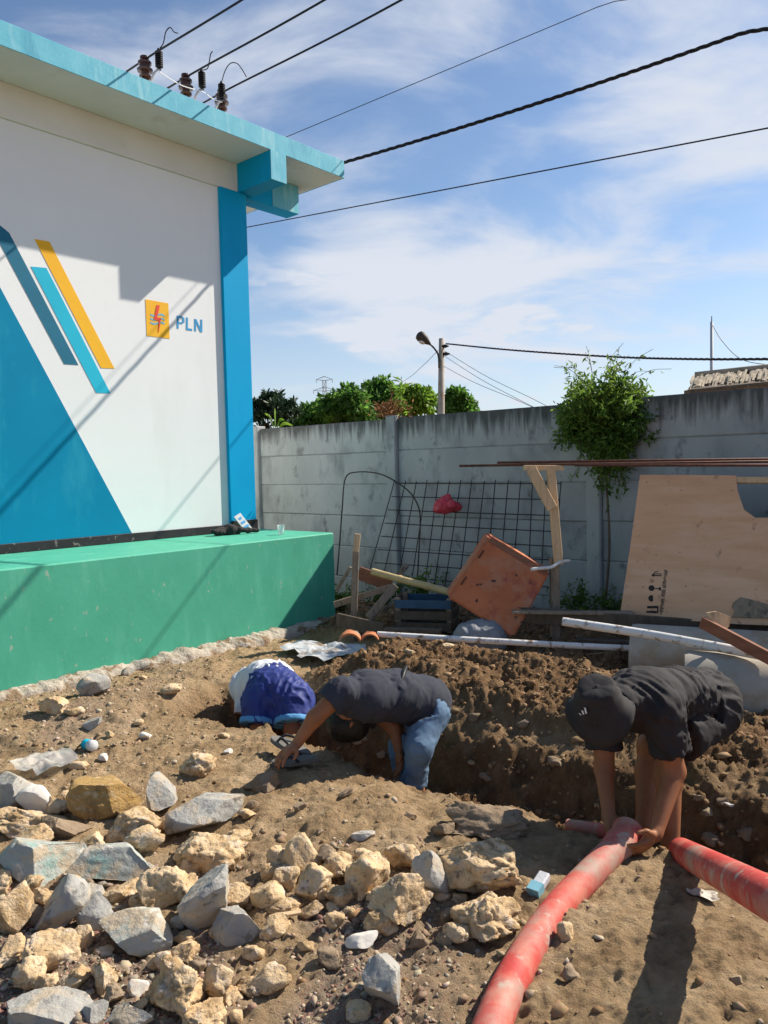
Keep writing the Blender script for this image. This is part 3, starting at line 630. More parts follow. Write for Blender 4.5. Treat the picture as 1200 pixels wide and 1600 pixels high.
tr(432, 636, 28, 84, 66, .2, LEAF_DARK, 'dark gappy tree beyond the fence beside the blue pillar', 1, nclump=60, per=60, cr=.24)
tr(488, 655, 33, 70, 50, .3, LEAF_MID, 'low green tree beyond the fence next to the dark gappy tree', 2)
tr(548, 638, 32, 96, 70, .3, LEAF_MID, 'green tree beyond the fence under the lattice pylon', 3)
tr(598, 624, 34, 86, 66, .3, LEAF_MID, 'round green tree beyond the fence behind the post topped with dry ferns', 4)
tr(650, 626, 29, 58, 62, .24, LEAF_LIME, 'bright lime green tree beyond the fence left of the street lamp', 5, nclump=60, per=70)
tr(712, 628, 33, 50, 60, .24, LEAF_MID, 'green tree beyond the fence directly behind the street lamp pole', 6)
tr(738, 642, 36, 34, 26, .24, LEAF_MID, 'smallest green tree beyond the fence, past the street lamp pole', 7, nclump=30)
# banana plant
bq = P(436, 660, 20); ban = thing('banana_plant', (bq[0], bq[1], -.12), 'pale banana leaf showing over the fence beside the pillar', 'plant')
v, f = tube_vf(spline([V3(bq[0], bq[1], -.12), V3(bq[0], bq[1], 1.2), bq + V3(-.1, 0, -.3)], 8), np.linspace(.12, .05, 8), 8); mesh('stem', v, f, LEAF_MID, ban, smooth=True)
for (dx, dz, ln) in ((-.35, .22, .6), (.35, -.1, .55), (-.1, .35, .5), (.15, .05, .45)):
    a = bq + V3(-.1, 0, -.3); e = bq + V3(dx, random.uniform(-.1, .1), dz); q = spline([a, (a + e) / 2 + V3(0, 0, .12), e], 9); vv = []; ff = []
    for i, p in enumerate(q):
        ww = .13 * math.sin(math.pi * (i + .3) / 9); vv += [p + V3(0, ww, ww * .6), p, p + V3(0, -ww, ww * .6)]
    for i in range(8): ff += [(3 * i, 3 * i + 1, 3 * i + 4, 3 * i + 3), (3 * i + 1, 3 * i + 2, 3 * i + 5, 3 * i + 4)]
    mesh('leaf', vv, ff, LEAF_LIME, ban, smooth=True)
# dry fern clump on the fence post
rnd = np.random.default_rng(9); c0 = fp(.106, 0, TOPZ + .06); fern = thing('fern_clump', c0, 'dry reddish fern clump growing on a fence post top', 'plant')
p = c0 + rnd.normal(size=(260, 3)) * np.array([.10, .07, .05]) + V3(-.03, 0, .06); v, f = leaves_vf(p, .07, rnd, .35); mesh('dry_fronds', v, f, DRYLEAF, fern)
p = c0 + rnd.normal(size=(60, 3)) * np.array([.03, .03, .12]) + V3(.09, 0, .18); v, f = leaves_vf(p, .12, rnd, .2); mesh('green_fronds', v, f, LEAF_LIME, fern)
mb = MB()
for i in range(5): mb.add(*tube_vf(spline([c0 + V3(0, 0, .03), c0 + rnd.normal(size=3) * .04 + V3(0, 0, .08), c0 + rnd.normal(size=3) * .09 + V3(.03, 0, .18)], 6), .004, 5))
mb.build('stem', DRYLEAF, fern)
# street lamp
lb = P(685, 640, 24); lp = thing('street_lamp', (lb[0], lb[1], -.12), 'grey street lamp pole with a drooping lamp head beyond the fence', 'street lamp')
top = P(690, 529, 24); v, f = tube_vf([V3(lb[0], lb[1], -.12), (V3(lb[0], lb[1], -.12) + top) / 2, top], [.14, .115, .085], 10); mesh('pole', v, f, CULV, lp, smooth=True)
v, f = tube_vf(spline([P(686, 575, 23.9), P(685, 556, 23.9), P(679, 545, 23.9), P(671, 537, 23.9)], 12), .028, 6); mesh('lamp_arm', v, f, DARKMET, lp, smooth=True)
hd = P(671, 537, 23.9); ax = unit(P(654, 523, 23.9) - hd)
v, f = lathe_vf(hd, ax, [(-.04, .03), (0, .05), (.08, .09), (.2, .15), (.34, .17), (.44, .14), (.48, .05)], 12); hh = mesh('lamp_head', v, f, DARKMET, lp, smooth=True)
v, f = lathe_vf(hd + ax * .25 + V3(-.03, 0, -.08), V3(-.4, 0, -.9), [(0, .12), (.05, .12), (.08, .07)], 12); mesh('lens', v, f, GALV, hh, smooth=True)
for k, (x, y) in enumerate(((693, 541), (695, 553))):
    v, f = lathe_vf(P(x, y, 23.95) - V3(.06, 0, 0), (1, 0, 0), [(0, .04), (.1, .06), (.16, .04), (.22, .02)], 8); mesh('wire_clamp', v, f, BLACKR, lp)
twisted([P(697, 537, 24), P(800, 547, 21), P(950, 557, 18), P(1080, 561, 15), P(1240, 561, 12.5)], .022, .5, 'twisted black cable from the street lamp pole along the fence', n=160)
def thin(pxs, d0, d1_, r, label, group=None):
    k = len(pxs); return wire([P(x, y, d0 + (d1_ - d0) * i / (k - 1)) for i, (x, y) in enumerate(pxs)], r, label, 24, group)
thin([(694, 548), (760, 588), (830, 622), (880, 648)], 24, 20, .007, 'thin wire sloping down right from the street lamp pole top', )
thin([(694, 556), (750, 592), (810, 624), (850, 644)], 24, 20, .007, 'middle thin wire sloping down right from the street lamp pole')
thin([(693, 572), (740, 597), (800, 622), (845, 642)], 24, 20, .007, 'lowest thin wire sloping down right from the street lamp pole')
thin([(684, 548), (660, 572), (632, 595), (560, 640)], 24, 40, .009, 'thin wire sloping down left from the street lamp pole to the trees')
# lattice pylon
pd = 420; pb = P(508, 640, pd); py = thing('lattice_pylon', (pb[0], pb[1], -.12), 'distant pale lattice power pylon above the trees', 'pylon')
zt = P(508, 589, pd)[2]; mb = MB()
def hw(z): return .9 + 4.2 * max(0, (1 - (z + .12) / (zt * .72))) ** 1.2
zs = np.linspace(-.12, zt * .96, 13); base = V3(pb[0], pb[1], 0)
for i in range(len(zs) - 1):
    a, b = zs[i], zs[i + 1]; A = [base + V3(sx * hw(a), sy * hw(a), a) for sx, sy in ((-1, -1), (1, -1), (1, 1), (-1, 1))]; Bq = [base + V3(sx * hw(b), sy * hw(b), b) for sx, sy in ((-1, -1), (1, -1), (1, 1), (-1, 1))]
    for k in range(4):
        mb.add(*bar_vf(A[k], Bq[k], .28, .28)); mb.add(*bar_vf(A[k], Bq[(k + 1) % 4], .14, .14)); mb.add(*bar_vf(A[(k + 1) % 4], Bq[k], .14, .14)); mb.add(*bar_vf(Bq[k], Bq[(k + 1) % 4], .14, .14))
mb.build('lattice_body', GREYMET, py)
for zf, wd in ((.74, 4.6), (.85, 6.0), (.96, 4.4)):
    mb = MB(); z = zt * zf
    for s in (-1, 1):
        e = base + V3(s * wd, 0, z + .6)
        for a in ((0, -.9, z), (0, .9, z), (0, -.9, z + 2.2), (0, .9, z + 2.2)): mb.add(*bar_vf(base + V3(*a), e, .22, .22))
        mb.add(*bar_vf(e, e - V3(0, 0, 1.8), .3, .3))
    mb.build('crossarm', GREYMET, py)
# climbing shrub on the fence
rnd = np.random.default_rng(21); sc = P(948, 640, 7.55); sb = fp(2.86, .12, 0); shr = thing('climbing_shrub', (sb[0], sb[1], gh(sb)), 'bushy green climbing shrub hanging over the fence beside the plywood sheet', 'shrub')
pts = []; stems = MB()
def S(px, py, d=7.5): return P(px, py, d)
anchor = S(945, 690, 7.6)
stems.add(*tube_vf(spline([V3(sb[0], sb[1], gh(sb) - .03), S(952, 860, 7.55), S(948, 760, 7.5), S(945, 690, 7.5)], 20), np.linspace(.014, .01, 20), 6))
for i in range(230):
    a = rnd.uniform(-1, 1); tgt = S(948 + 72 * a + rnd.normal() * 6, 640 - (1 - a * a) * 66 * rnd.uniform(.1, 1.0) + rnd.uniform(-6, 58), 7.55 + rnd.normal() * .16)
    q = spline([anchor + rnd.normal(size=3) * .03, (anchor + tgt) / 2 + rnd.normal(size=3) * .04 + V3(0, 0, .05), tgt, tgt + V3(rnd.normal() * .04, rnd.normal() * .04, -.06)], 16)
    if i % 3 == 0: stems.add(*tube_vf(q, .0028, 4))
    for p in q[4:]: pts.append(p + rnd.normal(size=(4, 3)) * .026)
for i in range(26):
    x = 948 + rnd.normal() * 30; y0 = 650 + rnd.uniform(0, 40); y1 = y0 + rnd.uniform(40, 125) * (1.1 - abs(x - 948) / 120); d = 7.42 + rnd.uniform(-.05, .08)
    q = spline([S(x, y0, d), S(x + rnd.normal() * 6, (y0 + y1) / 2, d), S(x + rnd.normal() * 8, y1, d)], 14); stems.add(*tube_vf(q, .0025, 4))
    for p in q: pts.append(p + rnd.normal(size=(2, 3)) * .014)
for i in range(16):
    x0 = rnd.uniform(900, 1000); t_ = S(x0, 598, 7.5); e = t_ + V3(rnd.uniform(-.05, .35) * (1 if x0 > 930 else -1), rnd.normal() * .1, rnd.uniform(.08, .36)); q = spline([t_, (t_ + e) / 2 + V3(0, 0, .05), e], 12); stems.add(*tube_vf(q, .002, 4))
    for p in q[:9]: pts.append(p + rnd.normal(size=(1, 3)) * .012)
for i in range(900):
    yy = rnd.uniform(600, 735); ww = 66 if yy < 660 else 66 - (yy - 660) * .55
    pts.append(S(950 + rnd.uniform(-1, 1) * ww * rnd.uniform(.5, 1), yy, 7.46 + rnd.uniform(-.14, .05)) + rnd.normal(size=(3, 3)) * .02)
P_ = np.concatenate(pts); v, f = leaves_vf(P_, .066, rnd, .32, .35); mesh('foliage', v, f, LEAF_VINE, shr)
stems.build('stem', BARK, shr)
# thatched hut and thin pole
hb = P(1190, 640, 12.2); hut = thing('thatched_hut', (hb[0], hb[1], -.12), 'hut with a grey thatched roof showing over the fence', 'hut')
A = P(1074, 607, 11.6); Bq = P(1340, 580, 11.0); A2 = P(1086, 590, 12.6); B2 = P(1340, 566, 12.0)
hx = unit(V3(*(Bq - A)[:2], 0)); hy = V3(-hx[1], hx[0], 0)
rnd = np.random.default_rng(5); mb = MB(); v, f = poly_sheet([A, Bq, B2, A2], (0, 0, 1), .05); mb.add([q - V3(0, 0, .07) for q in v], f); mb.build('roof_deck', WOODD, hut)
C2 = A2 + (A2 - A) * V3(1, 1, -1) * 1.0; D2 = B2 + (B2 - Bq) * V3(1, 1, -1)
mb = MB()
for i in range(520):
    s_ = rnd.uniform(0, 1); t0 = rnd.uniform(0, .75); L0 = A + (Bq - A) * s_; L1 = A2 + (B2 - A2) * s_; a = L0 + (L1 - L0) * t0; b = L0 + (L1 - L0) * min(1.04, t0 + .35); j = rnd.normal(size=3) * .015
    mb.add(*bar_vf(a + j - V3(0, 0, .01 if t0 > .1 else .05), b + j + V3(0, 0, .03), .03, .014))
mb.build('thatch', THATCH, hut, kind='stuff')
v, f = tube_vf([A2 + V3(0, 0, .03), (A2 + B2) / 2 + V3(0, 0, .05), B2 + V3(0, 0, .03)], .06, 8); mesh('ridge_roll', v, f, THATCH, hut, smooth=True)
v, f = poly_sheet([A2, B2, D2, C2], (0, 0, 1), .05); mesh('rear_slope', v, f, THATCH, hut)
for q, q2 in ((A, C2), (Bq, D2)):
    for e in (q, q2): v, f = tube_vf([V3(e[0], e[1], -.12), V3(e[0], e[1], e[2] - .03)], .05, 8); mesh('corner_post', v, f, BARK, hut)
v, f = poly_sheet([V3(A[0], A[1], -.12) + hy * .1, V3(Bq[0], Bq[1], -.12) + hy * .1, V3(Bq[0], Bq[1], Bq[2] - .06) + hy * .1, V3(A[0], A[1], A[2] - .06) + hy * .1], hy, .04); mesh('wall', v, f, WOODG, hut)
pt = P(1112, 503, 16); pl_ = thing('thin_pole', (pt[0], pt[1], -.12), 'thin grey pole standing behind the thatched roof', 'pole')
v, f = tube_vf([V3(pt[0], pt[1], -.12), pt], [.045, .032], 8); mesh('pole', v, f, GREYMET, pl_, smooth=True)
v, f = tube_vf([pt, pt + V3(0, 0, .12)], [.012, .008], 6); mesh('tip', v, f, DARKMET, pl_)
thin([(1113, 508), (1130, 535), (1160, 562), (1215, 572)], 16, 13, .006, 'slack thin wire hanging from the thin grey pole')

# ------------------------------------------------------------------ debris in front of the fence
mesh_p0 = fp(.4, .52, 0); mup = unit(V3(0, 0, 1.45) - FN * .40); mnn = unit(np.cross(FD, mup))
def M_(px, py): return on_plane(px, py, fp(.4, .10, 1.5), mnn)
rm = thing('rebar_mesh', M_(720, 905), 'rusty welded rebar mesh leaning on the concrete fence', 'rebar mesh')
r5 = lambda x, y: (500 + x / 3, 700 + y / 3)
tx = [350, 402, 452, 502, 554, 607, 660, 711, 770, 822, 882, 940, 996, 1060, 1130]
bx_ = [215, 285, 360, 425, 490, 535, 585, 650, 715, 775, 838, 900, 975, 1035, 1090]
for i, (a, b) in enumerate(zip(tx, bx_)):
    yb = 650 if i else 640
    v, f = tube_vf([M_(*r5(a, 150 + (i % 3) * 3)), M_(*r5((a + b) / 2, (150 + yb) / 2)), M_(*r5(b, yb))], .006, 5); mesh('bar', v, f, DARKMET, rm)
for i in range(8):
    y = 165 + i * 62; sh = i / 7
    p0 = r5(350 - 115 * sh, y + 2 * i * 0); p1 = r5(1130 - 60 * sh, y + 42 * min(1, sh * 2) * (1 if i else -.1) + 10 * sh)
    a, b = M_(*p0) + mnn * -.011, M_(*p1) + mnn * -.011
    v, f = tube_vf([a, (a + b) / 2 - V3(0, 0, .004), b], .006, 5); mesh('bar', v, f, DARKMET, rm)
# red bag hung on the mesh
c = M_(702, 790) + FN * .07; rnd = np.random.default_rng(3)
pr = [(c, c + V3(.01, 0, .02), .08, .075, .03)] + [(c + rnd.normal(size=3) * .03, c + rnd.normal(size=3) * .04, .05, .045, .015) for _ in range(9)] + [(c + V3(.03, 0, .1), c + V3(.02, 0, .07), .03, .04, .02)]
v, f = sdf_mesh(pr, .009); v = wrinkle(v, f, .012, 22, s=4); mesh('plastic_bag', v, f, PINK, smooth=True, label='crumpled red plastic bag hooked on the rebar mesh', cat='bag')
# bent vine / hose arch
q = [r5(*p) for p in ((112, 590), (125, 420), (135, 280), (150, 140), (205, 112), (300, 118), (375, 150), (450, 205), (490, 270), (500, 340), (494, 480), (486, 625))]
v, f = tube_vf(spline([fp(-.75 + i * .11, .5 + .02 * i, 0) * 0 + M_(*p) + FN * (.12) for i, p in enumerate(q)], 60), .0085, 6); arch = mesh('bent_hose', v, f, DARKMET, smooth=True, label='thin black hose bent into an arch before the fence', cat='hose')
# orange board box
oc = P(781, 912, 6.45); ex = unit(P(862, 955, 6.35) - P(775, 905, 6.45)); 
corners = [P(764, 836, 6.60), P(861, 894, 6.42), P(803, 998, 6.22), P(699, 934, 6.42)]
nn = unit(np.cross(corners[1] - corners[0], corners[3] - corners[0])); nn = nn if nn @ (CAM - oc) > 0 else -nn
bk = -nn * .2 + V3(-.02, 0, .11)
ob = thing('orange_cabinet', oc - V3(0, 0, .5), 'tilted orange painted metal cabinet leaning by the rebar mesh', 'cabinet')
def quad_slab(name, c4, back, m, parent, bev=.012):
    c4 = [np.array(p) for p in c4]; bm = bmesh.new(); vs = [bm.verts.new(tuple(p)) for p in c4] + [bm.verts.new(tuple(p + back)) for p in c4]
    for q in ((0, 1, 2, 3), (7, 6, 5, 4), (0, 4, 5, 1), (1, 5, 6, 2), (2, 6, 7, 3), (3, 7, 4, 0)): bm.faces.new([vs[i] for i in q])
    bmesh.ops.recalc_face_normals(bm, faces=bm.faces); bmesh.ops.bevel(bm, geom=list(bm.edges), offset=bev, segments=2, affect='EDGES'); bm.verts.index_update()
    v = [tuple(q.co) for q in bm.verts]; f = [tuple(q.index for q in p.verts) for p in bm.faces]; bm.free(); return mesh(name, v, f, m, parent)
quad_slab('body', corners, bk, ORANGE, ob, .02)
lipA, lipB = corners[0] + nn * .004, corners[1] + nn * .004; dn = unit(corners[3] - corners[0])
v, f = bar_vf(lipA + dn * .03 + (lipB - lipA) * .05, lipB + dn * .03 - (lipB - lipA) * .05, .006, .05, upv=dn); mesh('worn_flange', v, f, WOODR, ob)
for s in (.28, .7):
    q = corners[0] + (corners[3] - corners[0]) * s + (corners[1] - corners[0]) * .06 + nn * .003; v, f = bar_vf(q - dn * .04, q + dn * .04, .012, .02, upv=nn); mesh('hinge', v, f, RUST, ob)
# wooden T post with brace and head piece
post = thing('wooden_support_post', gz(868, 1010, 4), 'pale wooden post with a diagonal brace carrying steel rods', 'post')
pbz = gh(P(868, 1005, 6.5)); pA = P(868, 1012, 6.5); pA[2] = gh(pA) - .05; pM = P(866, 876, 6.5); pT = P(856, 732, 6.5)
v, f = bar_vf(pA, pM, .075, .055, upv=(0, 1, 0), bev=.004, ext=.02); mesh('lower_post', v, f, WOODG, post)
v, f = bar_vf(P(873, 882, 6.44), P(860, 730, 6.44), .07, .05, upv=(0, 1, 0), bev=.004); mesh('upper_post', v, f, WOODP, post)
v, f = bar_vf(P(863, 795, 6.38), P(830, 733, 6.38), .085, .04, upv=(0, 1, 0), bev=.004); mesh('brace', v, f, WOODP, post)
v, f = bar_vf(P(818, 731, 6.44), P(880, 731, 6.44), .05, .045, upv=(0, 0, 1), bev=.004); mesh('head_piece', v, f, WOODP, post)
v, f = tube_vf(spline([P(829, 890, 6.4), P(845, 888, 6.4), P(862, 886, 6.38), P(876, 878, 6.42), P(890, 876, 6.5)], 16), .014, 8); mesh('tie_tube', v, f, PVC, post, smooth=True)
zr = pT[2] + .045
for k, (x0, y0, d0, x1, y1, d1_, lb) in enumerate(((718, 728, 6.75, 1290, 720, 5.7, 'longest rusty steel rod lying on the wooden post head'), (777, 723, 6.6, 1290, 716, 5.9, 'rusty steel rod lying second on the wooden post head'), (898, 727, 6.1, 1290, 727, 5.3, 'rusty steel rod lying nearest the plywood on the post head'))):
    a, b = P(x0, y0, d0), P(x1, y1, d1_); v, f = tube_vf([a, (a + b) / 2, b], .011, 7); mesh('steel_rod', v, f, RUST, smooth=True, label=lb, cat='rod')
# plywood sheet
ppl = P(968, 965, 6.25); ptop = P(1000, 742, 6.62); pright = P(1240, 742, 5.95)
pn = unit(np.cross(pright - ptop, ppl - ptop)); pn = pn if pn @ (CAM - ppl) > 0 else -pn
def PL(px, py, o=0): return on_plane(px, py, ppl, pn) + pn * o
ply = thing('plywood_sheet', PL(1090, 968), 'large broken plywood sheet with packing marks leaning before the fence', 'plywood')
rim = [(968, 965), (985, 852), (1000, 742), (1075, 742), (1150, 743), (1152, 765), (1158, 784), (1163, 797), (1172, 803), (1180, 809), (1196, 809), (1215, 808), (1240, 800), (1255, 780), (1262, 744), (1700, 743), (1720, 1000), (1225, 978), (1150, 975), (1080, 970)]
v, f = poly_sheet([PL(*p) for p in rim][::-1], -pn, .012); mesh('board', v, f, PLY, ply)
v, f = bar_vf(PL(1140, 748, -.03), PL(1700, 750, -.03), .05, .03, upv=pn, bev=.003); mesh('batten', v, f, WOODP, ply)
v, f = poly_sheet([PL(*p, .014) for p in ((1146, 942), (1158, 934), (1172, 937), (1200, 945), (1240, 952), (1240, 968), (1143, 965), (1149, 956), (1144, 950))][::-1], -pn, .010); mesh('patch', v, f, WOODG, ply)
z4 = lambda x, y: (960 + x / 10, 860 + y / 10)
def inkp(poly, o=.0015): return poly_sheet([PL(*z4(*p), o) for p in poly][::-1], -pn, .001)
def ink(v, f): return mesh('packing_symbol', v, f, INK, ply)
ink(*inkp([(575, 390), (630, 345), (625, 362), (740, 362), (740, 376), (625, 374), (622, 384), (740, 388), (740, 404), (620, 402), (628, 420)]))
ink(*inkp([(615, 340), (672, 322), (680, 330), (628, 352)], .0025))
for (cx, cy, rx, ry, k) in ((580, 590, 48, 46, 0), (580, 750, 50, 50, 1)):
    an = np.linspace(0, 2 * math.pi, 20, endpoint=False); ink(*inkp([(min(cx + rx * math.cos(a), cx + (25 if k else 99)), cy + ry * math.sin(a)) for a in an]))
ink(*inkp([(625, 590), (690, 592), (715, 570), (728, 585), (728, 620), (715, 632), (690, 606), (625, 602)], .0025))
ink(*inkp([(510, 868), (690, 868), (690, 980), (668, 980), (668, 904), (510, 908)])); ink(*inkp([(500, 945), (664, 945), (664, 985), (500, 975)], .0025))
mk = MB(); rr = random.Random(8); y = 290
while y < 985:
    hgt = rr.uniform(8, 15); k = (y - 290) / 700; x0 = 775 - 75 * k; x1 = 838 - 75 * k
    if rr.random() < .87:
        a = x0 + rr.choice((0, 0, 0, 14)); b = x1 - rr.choice((0, 0, 20)); mk.add(*inkp([(a, y), (b, y), (b, y + hgt), (a, y + hgt)]))
    y += hgt + rr.uniform(5, 9)
mk.build('stencil_lettering', INK, ply, kind='stuff')
# planks and pipes
def plank(a, b, w_, t_, m, label, upv=(0, 0, 1), name='plank', cat='plank', bev=.004, group=None):
    v, f = bar_vf(a, b, w_, t_, upv, bev); return mesh(name, v, f, m, label=label, cat=cat, group=group)
def pvc(pts, r, label, m=PVC, name='white_pipe', seg=20):
    v, f = tube_vf(spline(pts, seg), r, 14, inner=r * .86); return mesh(name, v, f, m, smooth=True, sharp=40, label=label, cat='pipe')
plank(P(802, 960, 6.35), P(1250, 992, 5.75), .03, .13, WOODD, 'long dark plank on edge beneath the plywood sheet')
plank(P(800, 956, 6.25), P(990, 958, 6.15), .09, .022, WOODG, 'short weathered plank lying behind the wooden post')
pvc([P(590, 991, 6.15), P(740, 1000, 6.0), P(900, 1009, 5.85), P(1053, 1016, 5.7)], .024, 'long muddy white pipe lying along the top of the soil mound')
pvc([P(880, 971, 5.45), P(1000, 989, 5.17), P(1100, 1007, 4.92), P(1180, 1022, 4.7), P(1235, 1032, 4.55)], .031, 'white pipe lying across the concrete culverts')
plank(P(900, 1000, 6.15), P(1040, 1006, 5.95), .07, .03, WOODD, 'dark plank half buried behind the long white pipe')
bd = thing('broken_board', P(1110, 985, 5.15), 'broken reddish board with a torn pale end on the culverts', 'board')
v, f = bar_vf(P(1096, 972, 4.9), P(1215, 1035, 4.5), .03, .075, upv=(0, 0, 1), bev=.003); mesh('board', v, f, WOODR, bd)
v, f = poly_sheet([P(1103, 957, 4.92), P(1118, 955, 4.92), P(1141, 963, 4.9), P(1138, 978, 4.9), P(1130, 986, 4.9), P(1118, 978, 4.9)], (0, -1, 0), .012); mesh('torn_end', v, f, WOODP, bd)
for k, (px, d, ln, lab) in enumerate(((1070, 4.95, 2.2, 'large grey concrete culvert pipe beside the crouching man in black'), (988, 5.72, 3.0, 'large concrete culvert pipe behind, below the plywood sheet'))):
    a = P(px, 1060, d); a[2] = .15 if k else .13; ad_ = unit(V3(.87, -.34 if k == 0 else -.38, 0)); pr = [(0, .255), (.03, .262), (.35, .262), (ln, .262)]
    v, f = tube_vf([a + ad_ * s for s, r in pr], [r for s, r in pr], 40, inner=.205); mesh('culvert_pipe', v, f, CULV, smooth=True, sharp=40, label=lab, cat='culvert')
# stake, bamboo, loose planks, crate
sb_ = P(551, 975, 7.1); sb_[2] = gh(sb_) - .05
stake = thing('wooden_stake', sb_, 'upright wooden stake with a pale cut top near the plinth corner', 'stake')
v, f = bar_vf(sb_, P(556, 862, 7.1), .06, .05, upv=(0, 1, 0), bev=.004); mesh('shaft', v, f, WOODG, stake)
v, f = bar_vf(P(556, 862, 7.1), P(559, 834, 7.1), .055, .045, upv=(0, 1, 0), bev=.003); mesh('cut_top', v, f, WOODP, stake)
bm_ = [P(582, 893, 7.35), P(625, 905, 7.2), P(665, 915, 7.05), P(708, 927, 6.9)]; rr_ = []
q = spline(bm_, 40)
for i in range(40): rr_.append(.034 + (.006 if i in (13, 27) else 0))
v, f = tube_vf(q, rr_, 12, inner=.026); mesh('bamboo_pole', v, f, BAMBOO, smooth=True, sharp=50, label='thick yellow bamboo pole leaning behind the orange cabinet', cat='bamboo pole')
plank(P(526, 922, 7.5), P(548, 886, 7.5), .05, .03, WOODG, 'short leaning lath between the plinth corner and the stake')
plank(P(522, 945, 7.2), P(612, 917, 7.2), .03, .06, WOODG, 'weathered lath sloping behind the upright stake')
plank(P(575, 966, 6.95), P(618, 915, 7.05), .07, .03, WOODG, 'grey plank propped up across the bamboo pole', upv=(0, 1, 0))
plank(P(622, 900, 7.6), P(636, 882, 7.65), .06, .03, WOODG, 'short grey plank end sticking up behind the bamboo pole', upv=(0, 1, 0))
plank(P(560, 895, 7.5), P(612, 914, 7.45), .02, .13, WOODR, 'reddish board behind the bamboo pole')
plank(P(527, 968, 7.0), P(600, 985, 6.7), .03, .12, WOODD, 'dark board lying at the foot of the stake')
plank(P(600, 984, 6.5), P(690, 986, 6.4), .1, .03, WOODD, 'dark flat plank lying before the slatted crate')
cr = thing('slatted_crate', P(668, 962, 6.85), 'dark slatted wooden crate with a blue rim behind the mound', 'crate')
e1 = unit(V3(.97, -.24, 0)); e2 = V3(.24, .97, 0); c0 = P(662, 968, 6.85); c0[2] = gh(c0) + .02; cb = c0
for sx in (0, .46):
    for sy in (0, .3):
        v, f = box_vf(cb + e1 * (sx - .23) + e2 * sy + V3(0, 0, .15), [e1, e2, XYZ[2]], (.022, .018, .15)); mesh('corner_post', v, f, WOODG, cr)
for j in range(3):
    for sy in (-.026, .326):
        v, f = box_vf(cb + e2 * sy + V3(0, 0, .05 + .1 * j), [e1, e2, XYZ[2]], (.25, .007, .036)); mesh('slat', v, f, WOODD if j < 2 else BLUEP, cr)
    for sx in (-.26, .26):
        v, f = box_vf(cb + e1 * sx + e2 * .15 + V3(0, 0, .05 + .1 * j), [e1, e2, XYZ[2]], (.007, .168, .036)); mesh('slat', v, f, WOODD, cr)
v, f = box_vf(cb + e2 * .15 + V3(0, 0, .015), [e1, e2, XYZ[2]], (.2, .13, .008)); mesh('floor_board', v, f, WOODD, cr)
def sheet(name, c, rx, ry, rz, yaw, m, label, cat, seed, lift=.012, n=34):
    rnd = np.random.default_rng(seed); k = 28; ph = rnd.uniform(0, 6.28, 4); vv = []; ff = []
    for i in range(k + 1):
        for j in range(n):
            a = 2 * math.pi * j / n; rr_ = (i / k) * (1 + .22 * math.sin(2 * a + ph[0]) + .14 * math.sin(3 * a + ph[1]) + .09 * math.sin(7 * a + ph[2]) + .05 * math.sin(13 * a + ph[3]))
            x, y = rx * rr_ * math.cos(a), ry * rr_ * math.sin(a); vv.append((c[0] + x * math.cos(yaw) - y * math.sin(yaw), c[1] + x * math.sin(yaw) + y * math.cos(yaw), 0))
    vv = np.array(vv); q = 1 - np.abs(fbm2(vv[:, 0] + seed, vv[:, 1], .9 / max(rx, ry), 4, seed) - .5) * 4
    vv[:, 2] = ground(vv[:, 0], vv[:, 1]) * .5 + gh(c) * .5 + lift + rz * np.clip(q, -.2, 1) + rz * .5 * fbm2(vv[:, 0], vv[:, 1], 22, 2, seed + 3)
    vv[:, 2] = np.maximum(vv[:, 2], ground(vv[:, 0], vv[:, 1]) + .004)
    for i in range(k):
        for j in range(n): ff.append((i * n + j, (i + 1) * n + j, (i + 1) * n + (j + 1) % n, i * n + (j + 1) % n))
    return mesh(name, vv, ff, m, smooth=True, label=label, cat=cat)
# sacks, cloths
def lump(name, c, r, m, label, cat, seed, h=.012, amp=.012, freq=16, n=6):
    rnd = np.random.default_rng(seed); r = np.array(r); pr = []
    for i in range(n):
        a = c + rnd.uniform(-.6, .6, 3) * r; b = c + rnd.uniform(-.6, .6, 3) * r; q = min(r) * rnd.uniform(.55, .8); pr.append((a, b, q, q * .8, .05 if n < 12 else .1))
    v, f = sdf_mesh(pr, h); v = wrinkle(v, f, amp, freq, s=seed); return mesh(name, v, f, m, smooth=True, label=label, cat=cat)
c = P(750, 998, 6.35); lump('cement_sack', c, (.22, .12, .09), SACK, 'crumpled grey sack below the orange cabinet', 'sack', 7, h=.009, amp=.016, freq=12, n=18)
c = P(632, 980, 6.5); sheet('white_sack', c, .2, .13, .06, .1, CLOTHW, 'flat dirty white sack beside the slatted crate', 'sack', 5, lift=.03)
c = P(505, 1005, 6.55); sheet('white_sheet', c, .3, .34, .05, .5, mat('dusty_plastic', [(.4, .42, .44), (.56, .57, .58)], 8, .55, .4, 40, .008, stain=[((.25, .2, .15), (1, 1, 1), .52, .66, 6)]), 'crumpled white plastic sheet at the plinth corner foot', 'plastic sheet', 6)
c = P(545, 1000, 6.2)
